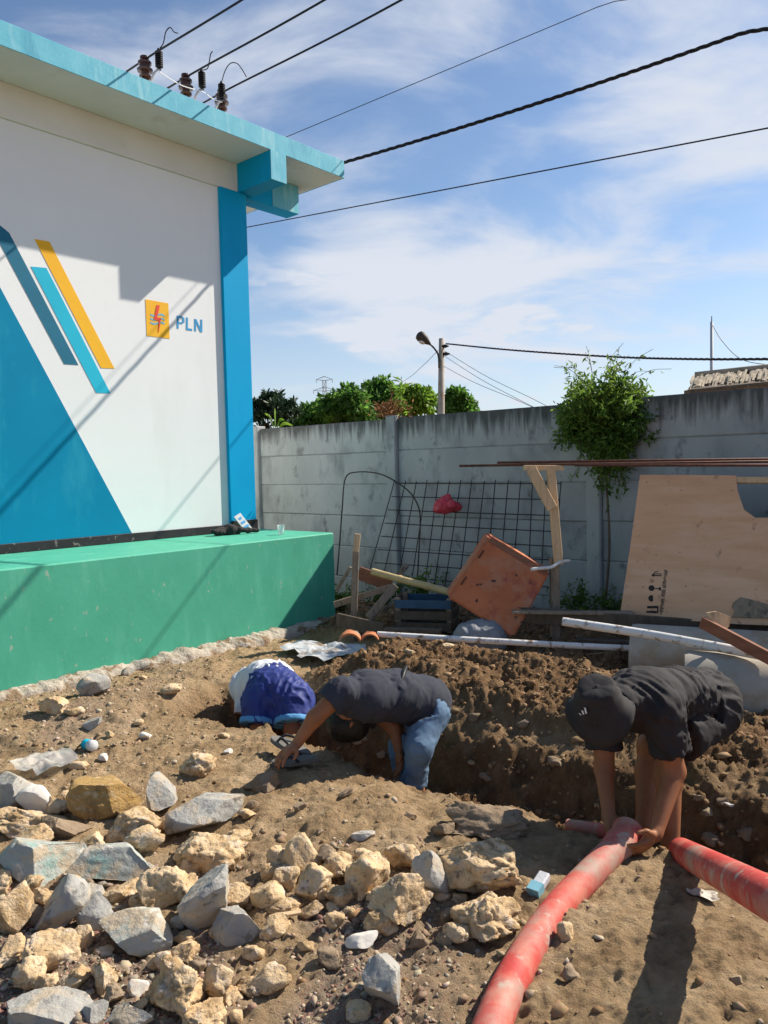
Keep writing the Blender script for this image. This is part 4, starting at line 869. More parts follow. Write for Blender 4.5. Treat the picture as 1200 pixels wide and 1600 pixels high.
for k, (px, py, s, lb) in enumerate(((547, 999, 1.0, 'curved terracotta tile shard beside the white plastic sheet'), (578, 997, .8, 'smaller terracotta tile shard at the end of the long white pipe'))):
    c = P(px, py, 6.1); vv = []; ff = []
    for j, o in enumerate((0, .014)):
        for a in range(9):
            for b in (-1, 1):
                th = rad(-70 + a * 17.5); R_ = (.08 + o) * s; vv.append(c + V3(math.sin(th) * R_, b * .07 * s + .02 * math.sin(a * 2.3 + k) * (b > 0), math.cos(th) * R_ - .03))
    for a in range(8):
        for b in (0, 18): q = (b + 2 * a, b + 2 * a + 1, b + 2 * a + 3, b + 2 * a + 2); ff.append(q if b else q[::-1])
        ff += [(2 * a, 2 * a + 2, 18 + 2 * a + 2, 18 + 2 * a), (2 * a + 1, 18 + 2 * a + 1, 18 + 2 * a + 3, 2 * a + 3)]
    ff += [(0, 18, 19, 1), (16, 17, 35, 34)]
    mesh('tile_shard', vv, ff, TERRA, smooth=True, sharp=40, label=lb, cat='tile')
# on the plinth
c = on_plane(345, 832, Bp(0, .12, 0), nB); c = Bp(c @ d1, .22, ZP + .05)
pr = [(c + d1 * a + nB * b, c + d1 * a2 + nB * b2 - V3(0, 0, .02), r, r * .8, .03) for a, b, a2, b2, r in ((-.12, 0, -.02, .05, .045), (0, 0, .08, .06, .05), (.02, .05, .02, -.05, .06), (-.2, .04, -.1, .06, .025), (.1, .1, .3, .14, .022), (.08, .02, .2, .12, .02))]
v, f = sdf_mesh(pr, .008, planes=[((c[0], c[1], ZP + .002), (0, 0, -1))]); v = wrinkle(v, f, .008, 25, s=3); v[:, 2] = np.maximum(v[:, 2], ZP + .002)
mesh('black_jacket', v, f, BLACKC, smooth=True, label='crumpled black jacket lying on the green plinth by the pillar', cat='jacket')
u0 = on_plane(378, 830, Bp(0, .1, 0), nB) @ d1; a = Bp(u0 + .04, .19, ZP + .003); b = Bp(u0 - .04, .075, ZP + .19)
bk_ = thing('leaning_booklet', a, 'white and blue booklet leaning on the pillar foot', 'booklet')
v, f = bar_vf(a, b, .095, .012, upv=nB); mesh('cover', v, f, CLOTHW, bk_)
up_ = unit(b - a); sd_ = unit(np.cross(up_, nB)); fr = unit(np.cross(sd_, up_)); fr = fr if fr @ nB > 0 else -fr
for s, wd in ((.3, .07), (.55, .06), (.78, .04)):
    q = a + (b - a) * s + fr * .0075; v, f = box_vf(q, [sd_, up_, fr], (wd / 2, .014, .001)); mesh('printed_band', v, f, P_BLUE, bk_)
cu = Bp(5.62, .62, ZP + .001); cu = on_plane(439, 833, Bp(0, .78, 0), nB); cu[2] = ZP + .001
v, f = tube_vf([cu + V3(0, 0, .001), cu + V3(0, 0, .05), cu + V3(0, 0, .097), cu + V3(0, 0, .1)], [.027, .033, .039, .042], 16, inner=[.001, .031, .037, .040]); mesh('plastic_cup', v, f, CLEAR, smooth=True, label='clear plastic cup standing on the plinth corner', cat='cup')

# ------------------------------------------------------------------ rocks
RM = {
 'y': mat('cream_limestone', [(.48, .31, .15), (.62, .44, .25), (.68, .53, .35)], 12, .92, .9, 50, .016, stain=[((.36, .24, .12), (1, 1, 1), .52, .68, 9), ((.62, .5, .37), (1, 1, 1), .55, .7, 14), ((.25, .18, .11), (1, 1, 1), .6, .72, 30)]),
 'g': mat('grey_stone', [(.27, .26, .24), (.42, .405, .365)], 11, .88, .8, 40, .012, stain=[((.48, .39, .28), (1, 1, 1), .5, .66, 7), ((.2, .19, .17), (1, 1, 1), .6, .7, 18)]),
 't': mat('teal_stained_stone', [(.3, .32, .29), (.42, .42, .375)], 9, .88, .8, 40, .012, stain=[((.27, .39, .35), (1, 1, 1), .5, .66, 8), ((.46, .37, .26), (1, 1, 1), .5, .64, 6), ((.6, .55, .47), (1, 1, 1), .62, .7, 14)]),
 'b': mat('brown_sandstone', [(.3, .175, .055), (.44, .285, .11)], 12, .9, .9, 50, .016, stain=[((.2, .125, .055), (1, 1, 1), .5, .68, 7), ((.5, .38, .22), (1, 1, 1), .58, .72, 16)]),
 'w': mat('white_stone', [(.55, .51, .45), (.7, .66, .6)], 8, .88, .5, 40, .008, stain=[((.45, .32, .2), (1, 1, 1), .6, .7, 7)]),
 'd': mat('muddy_stone', [(.2, .14, .09), (.32, .24, .16)], 7, .95, .8, 30, .014),
}
def rock_shape(kind, seed, sub):
    rnd = np.random.default_rng(seed); v, f = ICO[sub]; p = v.copy()
    ang = kind in 'gtwb'
    npl = rnd.integers(8, 14) if ang else rnd.integers(9, 19); va = rnd.uniform(.6, 1.6)
    for i in range(npl):
        n = rnd.normal(size=3); n /= np.linalg.norm(n); d = rnd.uniform(.42, .78) if ang else (rnd.uniform(.4, .8) if kind == 'd' else rnd.uniform(.48, .95))
        q = p @ n - d; p -= np.maximum(q, 0)[:, None] * n
    if not ang:
        k = fbm3(p + seed * 3.1, 1.3, 2, seed); p *= (1 + .5 * va * (k - .5))[:, None]
        k = np.abs(fbm3(p + seed * 1.7, 3.2, 3, seed + 9) - .5)
        p *= (1 - .12 * va * np.maximum(0, .12 - k) / .12 + .15 * va * (fbm3(p, 6, 3, seed + 4) - .5) + .07 * (fbm3(p, 17, 2, seed + 5) - .5))[:, None]
    else:
        p *= (1 + .16 * (fbm3(p + seed, 2.0, 3, seed) - .5) + .10 * (fbm3(p, 6, 3, seed + 4) - .5) + .045 * (fbm3(p, 18, 2, seed + 6) - .5))[:, None]
    mx = np.abs(p).max(0); return p / mx, f
def rock(px, py, wpx, hpx, kind, tilt, label, seed, group=None, name='rubble_stone', lift=0.0):
    c = gz(px, py + .32 * hpx); d = (c - CAM) @ Fw; c = P(px, py, d + .1 * wpx * d / FPX) + V3(0, 0, lift)
    sx = wpx * (.5 if kind == 't' else .58) * d / FPX; sz = hpx * .52 * d / FPX; sy = (sx + sz) / 2 * 1.0
    sub = 5 if wpx > 70 else (4 if wpx > 34 else 3)
    p, f = rock_shape(kind, seed, sub); p = p * np.array([sx, sy, sz])
    t = rad(tilt); R1 = np.array([[math.cos(t), 0, math.sin(t)], [0, 1, 0], [-math.sin(t), 0, math.cos(t)]]); p = p @ R1.T
    ext_x = np.abs(p[:, 0]).max()
    o = mesh(name, p + c, f, RM[kind], smooth=True, sharp=38 if kind in 'gtwb' else None, base=c + V3(0, 0, p[:, 2].min()), label=label, cat='stone', group=group); return o
BIG = [
 (25, 1235, 66, 62, 'g', -10, 'pale angular grey slab at the far end of the rubble beside the white stone'),
 (60, 1249, 62, 46, 'w', 0, 'knobbly whitish stone beside the pale angular slab'),
 (173, 1246, 112, 62, 'b', 22, 'large ochre brown block lying on top of the rubble'),
 (252, 1243, 44, 66, 'g', 10, 'upright grey stone wedged against the large ochre block'),
 (318, 1271, 108, 60, 'g', -14, 'long grey angular stone at the edge of the rubble by bare soil'),
 (45, 1288, 96, 46, 'y', 14, 'long flat yellow stone below the white knobbly stone'),
 (98, 1294, 74, 44, 'd', 18, 'dark muddy slab shaded by the large ochre block'),
 (207, 1291, 86, 56, 'y', 0, 'rough cream lump under the large ochre block'),
 (58, 1346, 132, 66, 't', 8, 'wide flat teal tinted slab beside the other teal slab'),
 (180, 1350, 136, 62, 't', 6, 'wide flat teal tinted slab below the rough cream lump'),
 (325, 1331, 102, 72, 'y', -6, 'big rough cream boulder below the long grey stone'),
 (258, 1391, 74, 80, 'y', 8, 'blocky cream stone beside the smooth tall grey stone'),
 (330, 1407, 76, 112, 'g', 32, 'smooth tall pale grey stone with a crack leaning in the rubble'),
 (97, 1420, 62, 104, 'g', 22, 'dark grey slab standing on edge below the teal slabs'),
 (16, 1428, 62, 92, 'y', 0, 'smooth yellow boulder beside the dark standing slab'),
 (148, 1428, 58, 62, 'g', -10, 'small grey stone next to the dark standing slab'),
 (220, 1465, 146, 74, 't', 4, 'largest grey green slab in front of the blocky cream stone'),
 (80, 1487, 84, 54, 'y', -8, 'yellow wedge shaped stone below the dark standing slab'),
 (375, 1450, 78, 60, 'g', 18, 'broken grey stone with a sharp shaded face beside the smooth tall stone'),
 (275, 1549, 92, 96, 'y', 10, 'tall rough tan boulder in front of the gravel patch'),
 (216, 1541, 28, 30, 'w', 0, 'small round white pebble stone beside the tall tan boulder'),
 (70, 1588, 142, 52, 'g', 0, 'flat dusty grey slab at the front of the gravel'),
 (200, 1592, 72, 42, 'g', 0, 'flat grey slab in front of the round white stone'),
 (475, 1336, 56, 64, 'y', 10, 'taller of two joined cream lumps facing the trench'),
 (438, 1341, 48, 52, 'y', -12, 'shorter of two joined cream lumps facing the trench'),
 (487, 1386, 56, 62, 'y', 6, 'upright mustard coloured lump in the small pile'),
 (534, 1354, 54, 48, 'y', 0, 'mustard brown round lump behind the small pile'),
 (574, 1371, 62, 78, 'y', 4, 'tall round cream lump in the middle of the small pile'),
 (626, 1341, 56, 52, 'y', 0, 'round tan stone apart behind the grey angular stone'),
 (671, 1374, 52, 82, 'g', -14, 'grey angular stone standing beside the huge limestone boulder'),
 (622, 1405, 98, 84, 'y', -6, 'knobbly pinkish cream boulder at the front of the small pile'),
 (766, 1350, 152, 104, 'y', 0, 'huge pitted limestone boulder beside the red pipe'),
 (757, 1440, 98, 84, 'y', 8, 'blocky tan limestone in front of the huge boulder'),
 (770, 1284, 128, 52, 'd', 0, 'dark muddy boulder at the trench edge behind the huge boulder'),
 (414, 1224, 62, 38, 'd', -8, 'half buried muddy stone in front of the sandals'),
 (601, 1528, 58, 100, 'g', -16, 'pointed grey stone standing alone on the damp soil'),
 (423, 1532, 66, 50, 'y', 0, 'yellow stone half buried in reddish gravel'),
 (146, 1073, 44, 40, 'g', -25, 'dark angular stone leaning at the plinth foot'),
 (83, 1103, 44, 32, 'y', 0, 'pale boulder lying by the cement footing'),
 (570, 1306, 38, 18, 'g', 0, 'single flat stone lying on the bare trampled soil'),
 (571, 1466, 58, 24, 'w', -16, 'thin pinkish slab fragment on damp soil'),
 (308, 1198, 54, 34, 'y', 0, 'crumbly yellow lump alone on the soil behind the rubble'),
]
for k, (x, y, w_, h_, kd, tl_, lb) in enumerate(BIG): rock(x, y, w_, h_, kd, tl_, lb, 100 + k)
SM = [(103, 1246, 24, 20, 'y'), (52, 1312, 52, 40, 'y'), (225, 1318, 60, 44, 'y'), (267, 1287, 38, 30, 'y'), (186, 1396, 66, 36, 'y'), (131, 1466, 34, 42, 'y'), (293, 1486, 46, 40, 'y'), (340, 1535, 56, 60, 'y'), (40, 1528, 60, 56, 'y'), (18, 1482, 40, 42, 'y'), (165, 1524, 42, 50, 'y'), (320, 1592, 80, 40, 'y'), (449, 1370, 40, 46, 'y'), (532, 1399, 44, 36, 'y'), (590, 1441, 42, 42, 'y'), (440, 1417, 58, 30, 'y'), (419, 1398, 52, 48, 'y'), (490, 1421, 42, 22, 'y'),
      (117, 1112, 30, 18, 'y'), (196, 1050, 24, 15, 'g'), (267, 1076, 30, 18, 'y'), (145, 1131, 28, 16, 'g'), (125, 1195, 32, 15, 'y'), (163, 1184, 15, 14, 'w'), (113, 1167, 26, 14, 'y'), (228, 1150, 20, 13, 'w'), (172, 1147, 14, 12, 'y'), (215, 1130, 18, 12, 'y'), (640, 1395, 30, 26, 'y'), (700, 1432, 34, 22, 'd'), (690, 1466, 30, 24, 'd'), (655, 1470, 40, 24, 'd'), (520, 1420, 26, 18, 'y'), (505, 1395, 24, 20, 'y'), (545, 1425, 22, 16, 'y'), (240, 1505, 30, 22, 'y'), (255, 1500, 24, 30, 'y'), (110, 1540, 40, 26, 'y'), (130, 1375, 40, 26, 'd'), (220, 1412, 34, 26, 'y'), (300, 1440, 30, 26, 'y'), (360, 1560, 40, 30, 'y'), (395, 1490, 34, 24, 'y'), (520, 1495, 46, 30, 'd'), (478, 1480, 26, 16, 'y'), (560, 1580, 40, 30, 'y'), (640, 1275, 22, 12, 'd'), (540, 1240, 26, 12, 'd'), (470, 1260, 22, 12, 'd'), (350, 1150, 18, 10, 'y'), (390, 1260, 24, 14, 'd'), (355, 1175, 14, 9, 'w'), (500, 1300, 16, 9, 'd'), (700, 1295, 40, 24, 'd'), (1105, 1270, 22, 18, 'd'), (1130, 1250, 26, 16, 'd'), (1090, 1245, 16, 12, 'd'), (1165, 1300, 30, 22, 'd'), (1110, 1310, 30, 24, 'd'), (885, 1455, 26, 36, 'y'), (890, 1520, 30, 30, 'd'), (1150, 1530, 20, 12, 'd'), (1140, 1255, 36, 8, 'w'), (760, 1215, 22, 14, 'd'), (870, 1190, 26, 18, 'd'), (820, 1130, 24, 16, 'd'), (740, 1120, 20, 14, 'd'), (640, 1020, 16, 12, 'y'), (700, 1010, 18, 10, 'y'), (222, 970 + 90, 14, 9, 'y'), (600, 1180, 24, 16, 'd'), (560, 1160, 20, 14, 'd')]
rr = random.Random(44); occ = [(q[0], q[1], q[2]) for q in BIG] + [(q[0], q[1], q[2]) for q in SM]; extra = 0
for _ in range(900):
    if extra >= 46: break
    if rr.random() < .75: x, y = rr.uniform(0, 400), rr.uniform(1255, 1590)
    else: x, y = rr.uniform(400, 720), rr.uniform(1335, 1460)
    w_ = rr.uniform(24, 52)
    if min((((x - a) / 1.0) ** 2 + ((y - b) * 1.3) ** 2) ** .5 - (c + w_) * .30 for a, b, c in occ) < 0: continue
    SM.append((x, y, w_, w_ * rr.uniform(.6, 1.0), rr.choice('yyyyyygd'))); occ.append((x, y, w_)); extra += 1
import re
def short(lb): return re.split(r' (?:at|beside|lying|wedged|below|shaded|under|with|standing|next|in|on|behind|half|leaning|apart|alone|facing|by|of two)\b', lb)[0]
CN = {'y': 'cream', 'g': 'grey', 'w': 'white', 'd': 'muddy'}; near = {}
for k, (x, y, w_, h_, kd) in enumerate(SM):
    b = min(BIG, key=lambda q: (q[0] - x) ** 2 + 2 * (q[1] - y) ** 2); near.setdefault((kd, short(b[6])) if (b[0] - x) ** 2 + (b[1] - y) ** 2 < 110 ** 2 else (kd, 'mound' if x > 520 and y < 1240 else 'trench' if x > 800 else 'bare soil'), []).append(k)
lab = {}
for (kd, nm_), ks in near.items():
    pl_ = ('on the sunlit soil mound' if nm_ == 'mound' else 'near the red pipes at the trench' if nm_ == 'trench' else 'on the bare trampled soil' if nm_ == 'bare soil' else 'near the ' + nm_)
    ks = sorted(ks, key=lambda k: -SM[k][2] * SM[k][3])
    for r_, k in enumerate(ks):
        pre = 'small %s stone' % CN[kd] if len(ks) == 1 else ('largest of the small %s stones' % CN[kd] if r_ == 0 else ('smallest of the small %s stones' % CN[kd] if r_ == len(ks) - 1 else ('second largest small %s stone' if r_ == 1 else 'third largest small %s stone' if r_ == 2 else 'middling small %s stone') % CN[kd]))
        lab[k] = (pre + ' ' + pl_, 'small %s stones' % CN[kd])
for k, (x, y, w_, h_, kd) in enumerate(SM): rock(x, y, w_, h_, kd, random.uniform(-20, 20), lab[k][0], 300 + k, group=lab[k][1])
# gravel and clods (nobody could count them)
def scatter(name, pts, size, mats, seed, label, sub=1, flat=.7, jit=.3):
    rnd = np.random.default_rng(seed); v0, f0 = ICO[sub]; n = len(pts); nv = len(v0)
    q = rnd.normal(size=(n, 4)); q /= np.linalg.norm(q, axis=1)[:, None]; a, b, c, d = q.T
    R_ = np.stack([1 - 2 * (c * c + d * d), 2 * (b * c - a * d), 2 * (b * d + a * c), 2 * (b * c + a * d), 1 - 2 * (b * b + d * d), 2 * (c * d - a * b), 2 * (b * d - a * c), 2 * (c * d + a * b), 1 - 2 * (b * b + c * c)], 1).reshape(n, 3, 3)
    vv = v0[None] * (1 + rnd.normal(size=(n, nv, 1)) * jit) * rnd.uniform(.55, 1.15, (n, 1, 3)); vv = np.einsum('nij,nvj->nvi', R_, vv) * size[:, None, None]; vv[:, :, 2] *= flat
    vv += pts[:, None, :]; ff = (f0[None] + (np.arange(n) * nv)[:, None, None]).reshape(-1, 3)
    return mesh(name, vv.reshape(-1, 3), ff, mats, base=(0, 0, 0), kind='stuff', label=label, cat=name.replace('_', ' '))
def gmat(name, cols):
    m = bpy.data.materials.new(name); m.use_nodes = True; n = m.node_tree.nodes; l = m.node_tree.links; b = n['Principled BSDF']; b.inputs['Roughness'].default_value = .92; b.inputs['Specular IOR Level'].default_value = .2
    g = n.new('ShaderNodeNewGeometry'); r = n.new('ShaderNodeValToRGB'); r.color_ramp.interpolation = 'LINEAR'; e = r.color_ramp.elements
    while len(e) < len(cols): e.new(.5)
    for i, c in enumerate(cols): e[i].position = i / (len(cols) - 1); e[i].color = (*c, 1)
    l.new(g.outputs['Random Per Island'], r.inputs[0])
    t = n.new('ShaderNodeTexNoise'); t.inputs['Scale'].default_value = 90; tcn = n.new('ShaderNodeTexCoord'); l.new(tcn.outputs['Object'], t.inputs['Vector'])
    mx = n.new('ShaderNodeMix'); mx.data_type = 'RGBA'; mx.blend_type = 'MULTIPLY'; mx.inputs[0].default_value = .5; l.new(r.outputs[0], mx.inputs[6]); l.new(t.outputs['Color'], mx.inputs[7])
    sc_ = n.new('ShaderNodeVectorMath'); sc_.operation = 'SCALE'; sc_.inputs['Scale'].default_value = 1.35; l.new(mx.outputs[2], sc_.inputs[0]); l.new(sc_.outputs[0], b.inputs['Base Color']); return m
rnd = np.random.default_rng(77)
def pick(n, x0, x1, y0, y1, fn):
    x = rnd.uniform(x0, x1, n); y = rnd.uniform(y0, y1, n); z, du, a, b = ground(x, y, True); k = fn(x, y, du, a, b) > rnd.uniform(0, 1, n); return np.stack([x, y, z], 1)[k]
def lgn(n, med, sg, hi): return np.minimum(med * np.exp(rnd.normal(size=n) * sg), hi)
gr = pick(26000, -2.6, .5, 1.95, 3.5, lambda x, y, du, a, b: np.clip(sstep(3.3, 2.5, y) * sstep(.45, -.3, x) * (sstep(.42, .6, fbm2(x, y, 2.5, 3, 41) + .08) * .85 + .15), 0, 1))
scatter('gravel', gr, lgn(len(gr), .0055, .55, .02), gmat('gravel_mix', [(.16, .085, .065), (.27, .15, .11), (.36, .28, .19), (.44, .36, .26), (.21, .19, .165), (.3, .24, .17), (.19, .11, .08), (.32, .23, .15)]), 1, 'reddish and cream gravel between the rubble stones')
pb = pick(16000, -3.4, 2.4, 2.0, 6.5, lambda x, y, du, a, b: (1 - sstep(.2, .6, du)) * (.22 * sstep(.7, -.3, x) + .06 + .7 * sstep(-.9, -1.9, x) * sstep(3.4, 4.4, y) + .25 * sstep(.5, .7, fbm2(x, y, 3, 3, 51))))
scatter('pebbles', pb, lgn(len(pb), .006, .6, .022), gmat('pebble_mix', [(.26, .17, .1), (.36, .27, .17), (.22, .15, .09), (.46, .38, .28), (.3, .21, .13), (.28, .19, .12)]), 2, 'loose pebbles scattered over the dry soil')
cl_ = pick(34000, -2.2, 3.4, 2.0, 8.2, lambda x, y, du, a, b: sstep(.3, .7, du) * .85 + .04)
scatter('soil_clods', cl_, lgn(len(cl_), .0085, .6, .034), gmat('clod_soil', [(.14, .08, .04), (.25, .153, .078), (.185, .108, .055), (.34, .225, .125), (.21, .127, .064)]), 3, 'loose brown clods over the dug soil mound', sub=1, jit=.26)

# ------------------------------------------------------------------ red pipes
def redpipe(pts, r, label, seg=150, bell=True):
    q = spline(pts, seg); ln = np.concatenate([[0], np.cumsum(np.linalg.norm(np.diff(q, axis=0), axis=1))])
    rr_ = np.full(seg, r)
    if bell: rr_ = r + .007 * sstep(.16, .10, ln) + .012 * np.exp(-((ln - .0) / .018) ** 2)
    v, f = tube_vf(q, rr_, 28, inner=rr_ * .88); return mesh('red_pipe', v, f, REDPIPE, smooth=True, sharp=50, label=label, cat='pipe')
PA = [P(983, 1303, 3.16), P(930, 1358, 2.93), P(868, 1425, 2.69), P(812, 1510, 2.42), P(770, 1600, 2.18), P(735, 1720, 1.93), P(705, 1850, 1.72)]
redpipe(PA, .053, 'muddy red corrugated pipe whose flared end the man in black holds')
PBq = [V3(1.143, 3.10, .035), V3(1.04, 2.57, .26), V3(.90, 1.88, .54), V3(.80, 1.40, .74)]
PBq = [P(1066, 1331, 3.13), P(1120, 1359, 2.55), P(1200, 1402, 1.98), P(1290, 1452, 1.6)]
redpipe(PBq, .054, 'muddy red pipe slanting up from the trench past the crouching man', bell=False)
redpipe([P(958, 1303, 3.4), P(925, 1296, 3.48), P(888, 1291, 3.56)], .032, 'short thin red pipe stub lying in the trench behind the flared pipe', seg=20, bell=False)

# ------------------------------------------------------------------ small litter
def sandal(c, yaw, roll, label):
    c = np.array(c); R_ = Matrix.Rotation(yaw, 3, 'Z') @ Matrix.Rotation(roll, 3, 'Y'); root = thing('rubber_sandal', c, label, 'sandal')
    out_ = []
    for i in range(28):
        a = 2 * math.pi * i / 28; x = .128 * math.cos(a); wd = .046 + .008 * math.cos(a) - .006 * math.cos(2 * a); out_.append(V3(x, wd * math.sin(a), 0))
    tf = lambda p: np.array(R_ @ Vector(p)) + c
    v, f = poly_sheet(out_, (0, 0, 1), .024); mesh('sole', [tf(p) for p in v], f, GREYRUB, root)
    for s in (-1, 1):
        v, f = tube_vf(spline([V3(.075, 0, .024), V3(.055, s * .025, .048), V3(.0, s * .046, .045), V3(-.03, s * .048, .018)], 14), .0075, 7); mesh('strap', [tf(p) for p in v], f, BLACKR, root, smooth=True)
c = gz(462, 1197); sandal(c + V3(0, 0, .018), rad(175), rad(6), 'grey rubber sandal lying flat on the soil by the trench')
c = gz(452, 1183); sandal(c + V3(0, .05, .03), rad(158), rad(-16), 'grey rubber sandal tipped on its side behind the other')
c = gz(140, 1172); can = thing('drink_can', c, 'small blue and white drink can lying on the soil', 'can'); axc = unit(V3(.7, -.6, .1))
v, f = lathe_vf(c + V3(0, 0, .03) - axc * .05, axc, [(0, .022), (.006, .03), (.06, .031)], 18); mesh('blue_end', v, f, P_CYAN, can, smooth=True)
v, f = lathe_vf(c + V3(0, 0, .03) + axc * .0101, axc, [(0, .031), (.035, .031), (.042, .024)], 18); mesh('white_end', v, f, CLOTHW, can, smooth=True)
c = gz(70, 1198); sheet('clear_plastic_bag', c, .13, .16, .035, .4, mat('milky_plastic', [(.55, .52, .47), (.7, .67, .62)], 9, .25, .4, 30, .01, alpha=.62), 'crumpled clear plastic bag on the ground behind the rubble', 'bag', 12)
c = gz(843, 1392); v, f = bar_vf(c + V3(-.03, -.035, .012), c + V3(.03, .04, .04), .045, .032, bev=.006); bx__ = thing('milk_carton', c, 'small white and teal carton stuck beside the red pipe', 'carton'); mesh('body', v, f, CLOTHW, bx__)
v, f = bar_vf(c + V3(-.031, -.036, .012), c + V3(-.005, -.004, .0235), .047, .034); mesh('teal_print', v, f, P_LBLUE, bx__)
c = gz(1100, 1402); sheet('plastic_wrapper', c, .06, .03, .012, -.3, mat('dusty_wrapper', [(.4, .35, .28), (.6, .56, .5)], 20, .5, .3), 'small crumpled plastic wrapper on sunny soil beside the slanting red pipe', 'wrapper', 15, lift=.004)
c = gz(448, 1437); v, f = bar_vf(c + V3(-.05, 0, .012), c + V3(.05, .012, .02), .022, .008); mesh('white_splinter', v, f, WOODP, label='pale wood splinter lying before the small stone pile', cat='splinter')

# ------------------------------------------------------------------ people
def hand(wr, df, pn_, curl=.6, side=1, sc=1.0, spread=.12):
    df = unit(df); pn_ = np.asarray(pn_, float); pn_ = unit(pn_ - df * (pn_ @ df)); sd = np.cross(df, pn_) * side; pr = []
    kn = wr + df * .085 * sc
    pr.append((wr, wr + df * .05 * sc, .026 * sc, .03 * sc, .02, pn_, .62)); pr.append((wr + df * .045 * sc + sd * .018 * sc, kn + sd * .02 * sc, .02 * sc, .015 * sc, .012)); pr.append((wr + df * .045 * sc - sd * .018 * sc, kn - sd * .02 * sc, .02 * sc, .014 * sc, .012))
    for i, (o, ln) in enumerate(((.031, .074), (.0105, .084), (-.0105, .078), (-.031, .062))):
        p = kn + sd * o * sc - df * (.006 if i in (0, 3) else 0); d = unit(df + sd * (o * spread * 20)); L_ = ln * sc; a = 0
        for j, fr_ in enumerate((.45, .31, .24)):
            a += curl * (.8, 1.0, .8)[j]; dd = d * math.cos(a) + pn_ * math.sin(a); e = p + dd * L_ * fr_; pr.append((p, e, (.0098, .009, .0082)[j] * sc, (.009, .0082, .007)[j] * sc, .004)); p = e
    b = wr + df * .025 * sc + sd * .03 * sc; m_ = b + (df * .55 + sd * .6 + pn_ * .35) * .042 * sc; e = m_ + (df * .85 + sd * .1 + pn_ * .4) * .035 * sc
    pr += [(b, m_, .014 * sc, .0115 * sc, .01), (m_, e, .0112 * sc, .0085 * sc, .005)]
    return pr
def headp(c, up, fw, sc=1.0):
    up = unit(up); fw = unit(fw - up * (fw @ up)); sd = np.cross(fw, up)
    return [(c + up * .03 - fw * .02, c + up * .02 + fw * .015, .088, .085, .02), (c - up * .04 + fw * .03, c - up * .09 + fw * .055, .066, .042, .03), (c + fw * .085 + up * .01, c + fw * .112 - up * .028, .011, .016, .012),
            (c + sd * .088 + up * .012, c + sd * .09 - up * .025, .011, .009, .006), (c - sd * .088 + up * .012, c - sd * .09 - up * .025, .011, .009, .006), (c + fw * .098 - up * .06 + sd * .02, c + fw * .098 - up * .06 - sd * .02, .008, .008, .006)]
def foot(an, dr, sc=1.0):
    dr = unit(V3(dr[0], dr[1], 0)); b = an - V3(0, 0, .05); return [(an, b - dr * .03, .04, .036, .02), (b, b + dr * .15 - V3(0, 0, .012), .036, .026, .02), (b + dr * .15 - V3(0, 0, .012), b + dr * .19 - V3(0, 0, .014), .026, .018, .012)]
def cloth(name, prims, m, parent, grow, planes, seed, amp=.006, freq=16, stretch=(1, 1, 1), h=.008, along=None):
    v, f = sdf_mesh(prims, h, planes, grow)
    # folds: noise drawn out along one direction, bent by a slower noise
    al = unit(along if along is not None else (0, 0, 1)); n = normals_of(v, f)
    wob = np.stack([fbm3(v, 5, 2, seed + 3 + k) - .5 for k in range(3)], 1) * .16
    p = v + wob; t_ = p @ al; p = p - al[None] * (t_ * .78)[:, None]
    a_ = fbm3(p, freq * 1.5, 2, seed); rid = np.clip(1 - np.abs(a_ - .5) * 7, -.6, 1); msk = sstep(.35, .65, fbm3(v, 7, 2, seed + 11))
    v = v + n * (amp * 1.5 * rid * (.25 + .75 * msk))[:, None]
    v = wrinkle(v, f, amp * .45, freq * 2.1, (1, 1, 1), seed + 7, ridge=False); return mesh(name, v, f, m, parent, smooth=True)
def cut(a, b, t, R=.13): a = np.asarray(a); b = np.asarray(b); return (a + (b - a) * t, b - a, R)
# --- man in black
pel, wst, chs, nck, hd = P(1097, 1096, 3.72), P(1058, 1088, 3.56), P(1004, 1092, 3.37), P(966, 1096, 3.24), P(938, 1110, 3.14)
Ls, Le, Lw = P(1034, 1112, 3.24), P(1054, 1205, 3.24), P(1024, 1304, 3.1)
Rs, Re, Rw = P(944, 1118, 3.46), P(944, 1203, 3.42), P(951, 1276, 3.27)
Lh, Lk, La = P(1112, 1110, 3.62), P(1044, 1166, 3.36), P(1048, 1322, 3.27)
Rh, Rk, Ra = P(1085, 1105, 3.86), P(1016, 1165, 3.62), P(1006, 1292, 3.5)
lat = unit(Ls - Rs)
torso = [(pel, wst, .12, .108, .05, lat, 1.25), (wst, chs, .11, .12, .05, lat, 1.28), (chs, nck, .11, .06, .05, lat, 1.25)]
sho = [(chs, Ls, .09, .066, .04), (chs, Rs, .09, .066, .04)]
arms = [(Ls, Le, .056, .044, .03), (Le, Lw, .043, .028, .02), (Rs, Re, .054, .042, .03), (Re, Rw, .041, .027, .02)]
calfL = La + (Lk - La) * .66 + unit(V3(.25, 1, 0)) * .02; calfR = Ra + (Rk - Ra) * .66 + unit(V3(.25, 1, 0)) * .02
legs = [(Lh, Lk, .066, .058, .04), (Lk, calfL, .054, .056, .03), (calfL, La, .056, .036, .03), (Rh, Rk, .066, .058, .04), (Rk, calfR, .052, .053, .03), (calfR, Ra, .055, .036, .03)]
hands = hand(Lw, P(988, 1336, 3.04) - Lw, V3(-.2, .75, .55), .34, -1, 1.05) + hand(Rw, P(962, 1300, 3.2) - Rw, V3(.25, .1, -.9), .35, 1, 1.0)
man = thing('person', V3(La[0], La[1], La[2] - .08), 'person in black cap, t-shirt and shorts bending to hold the red pipe', 'person')
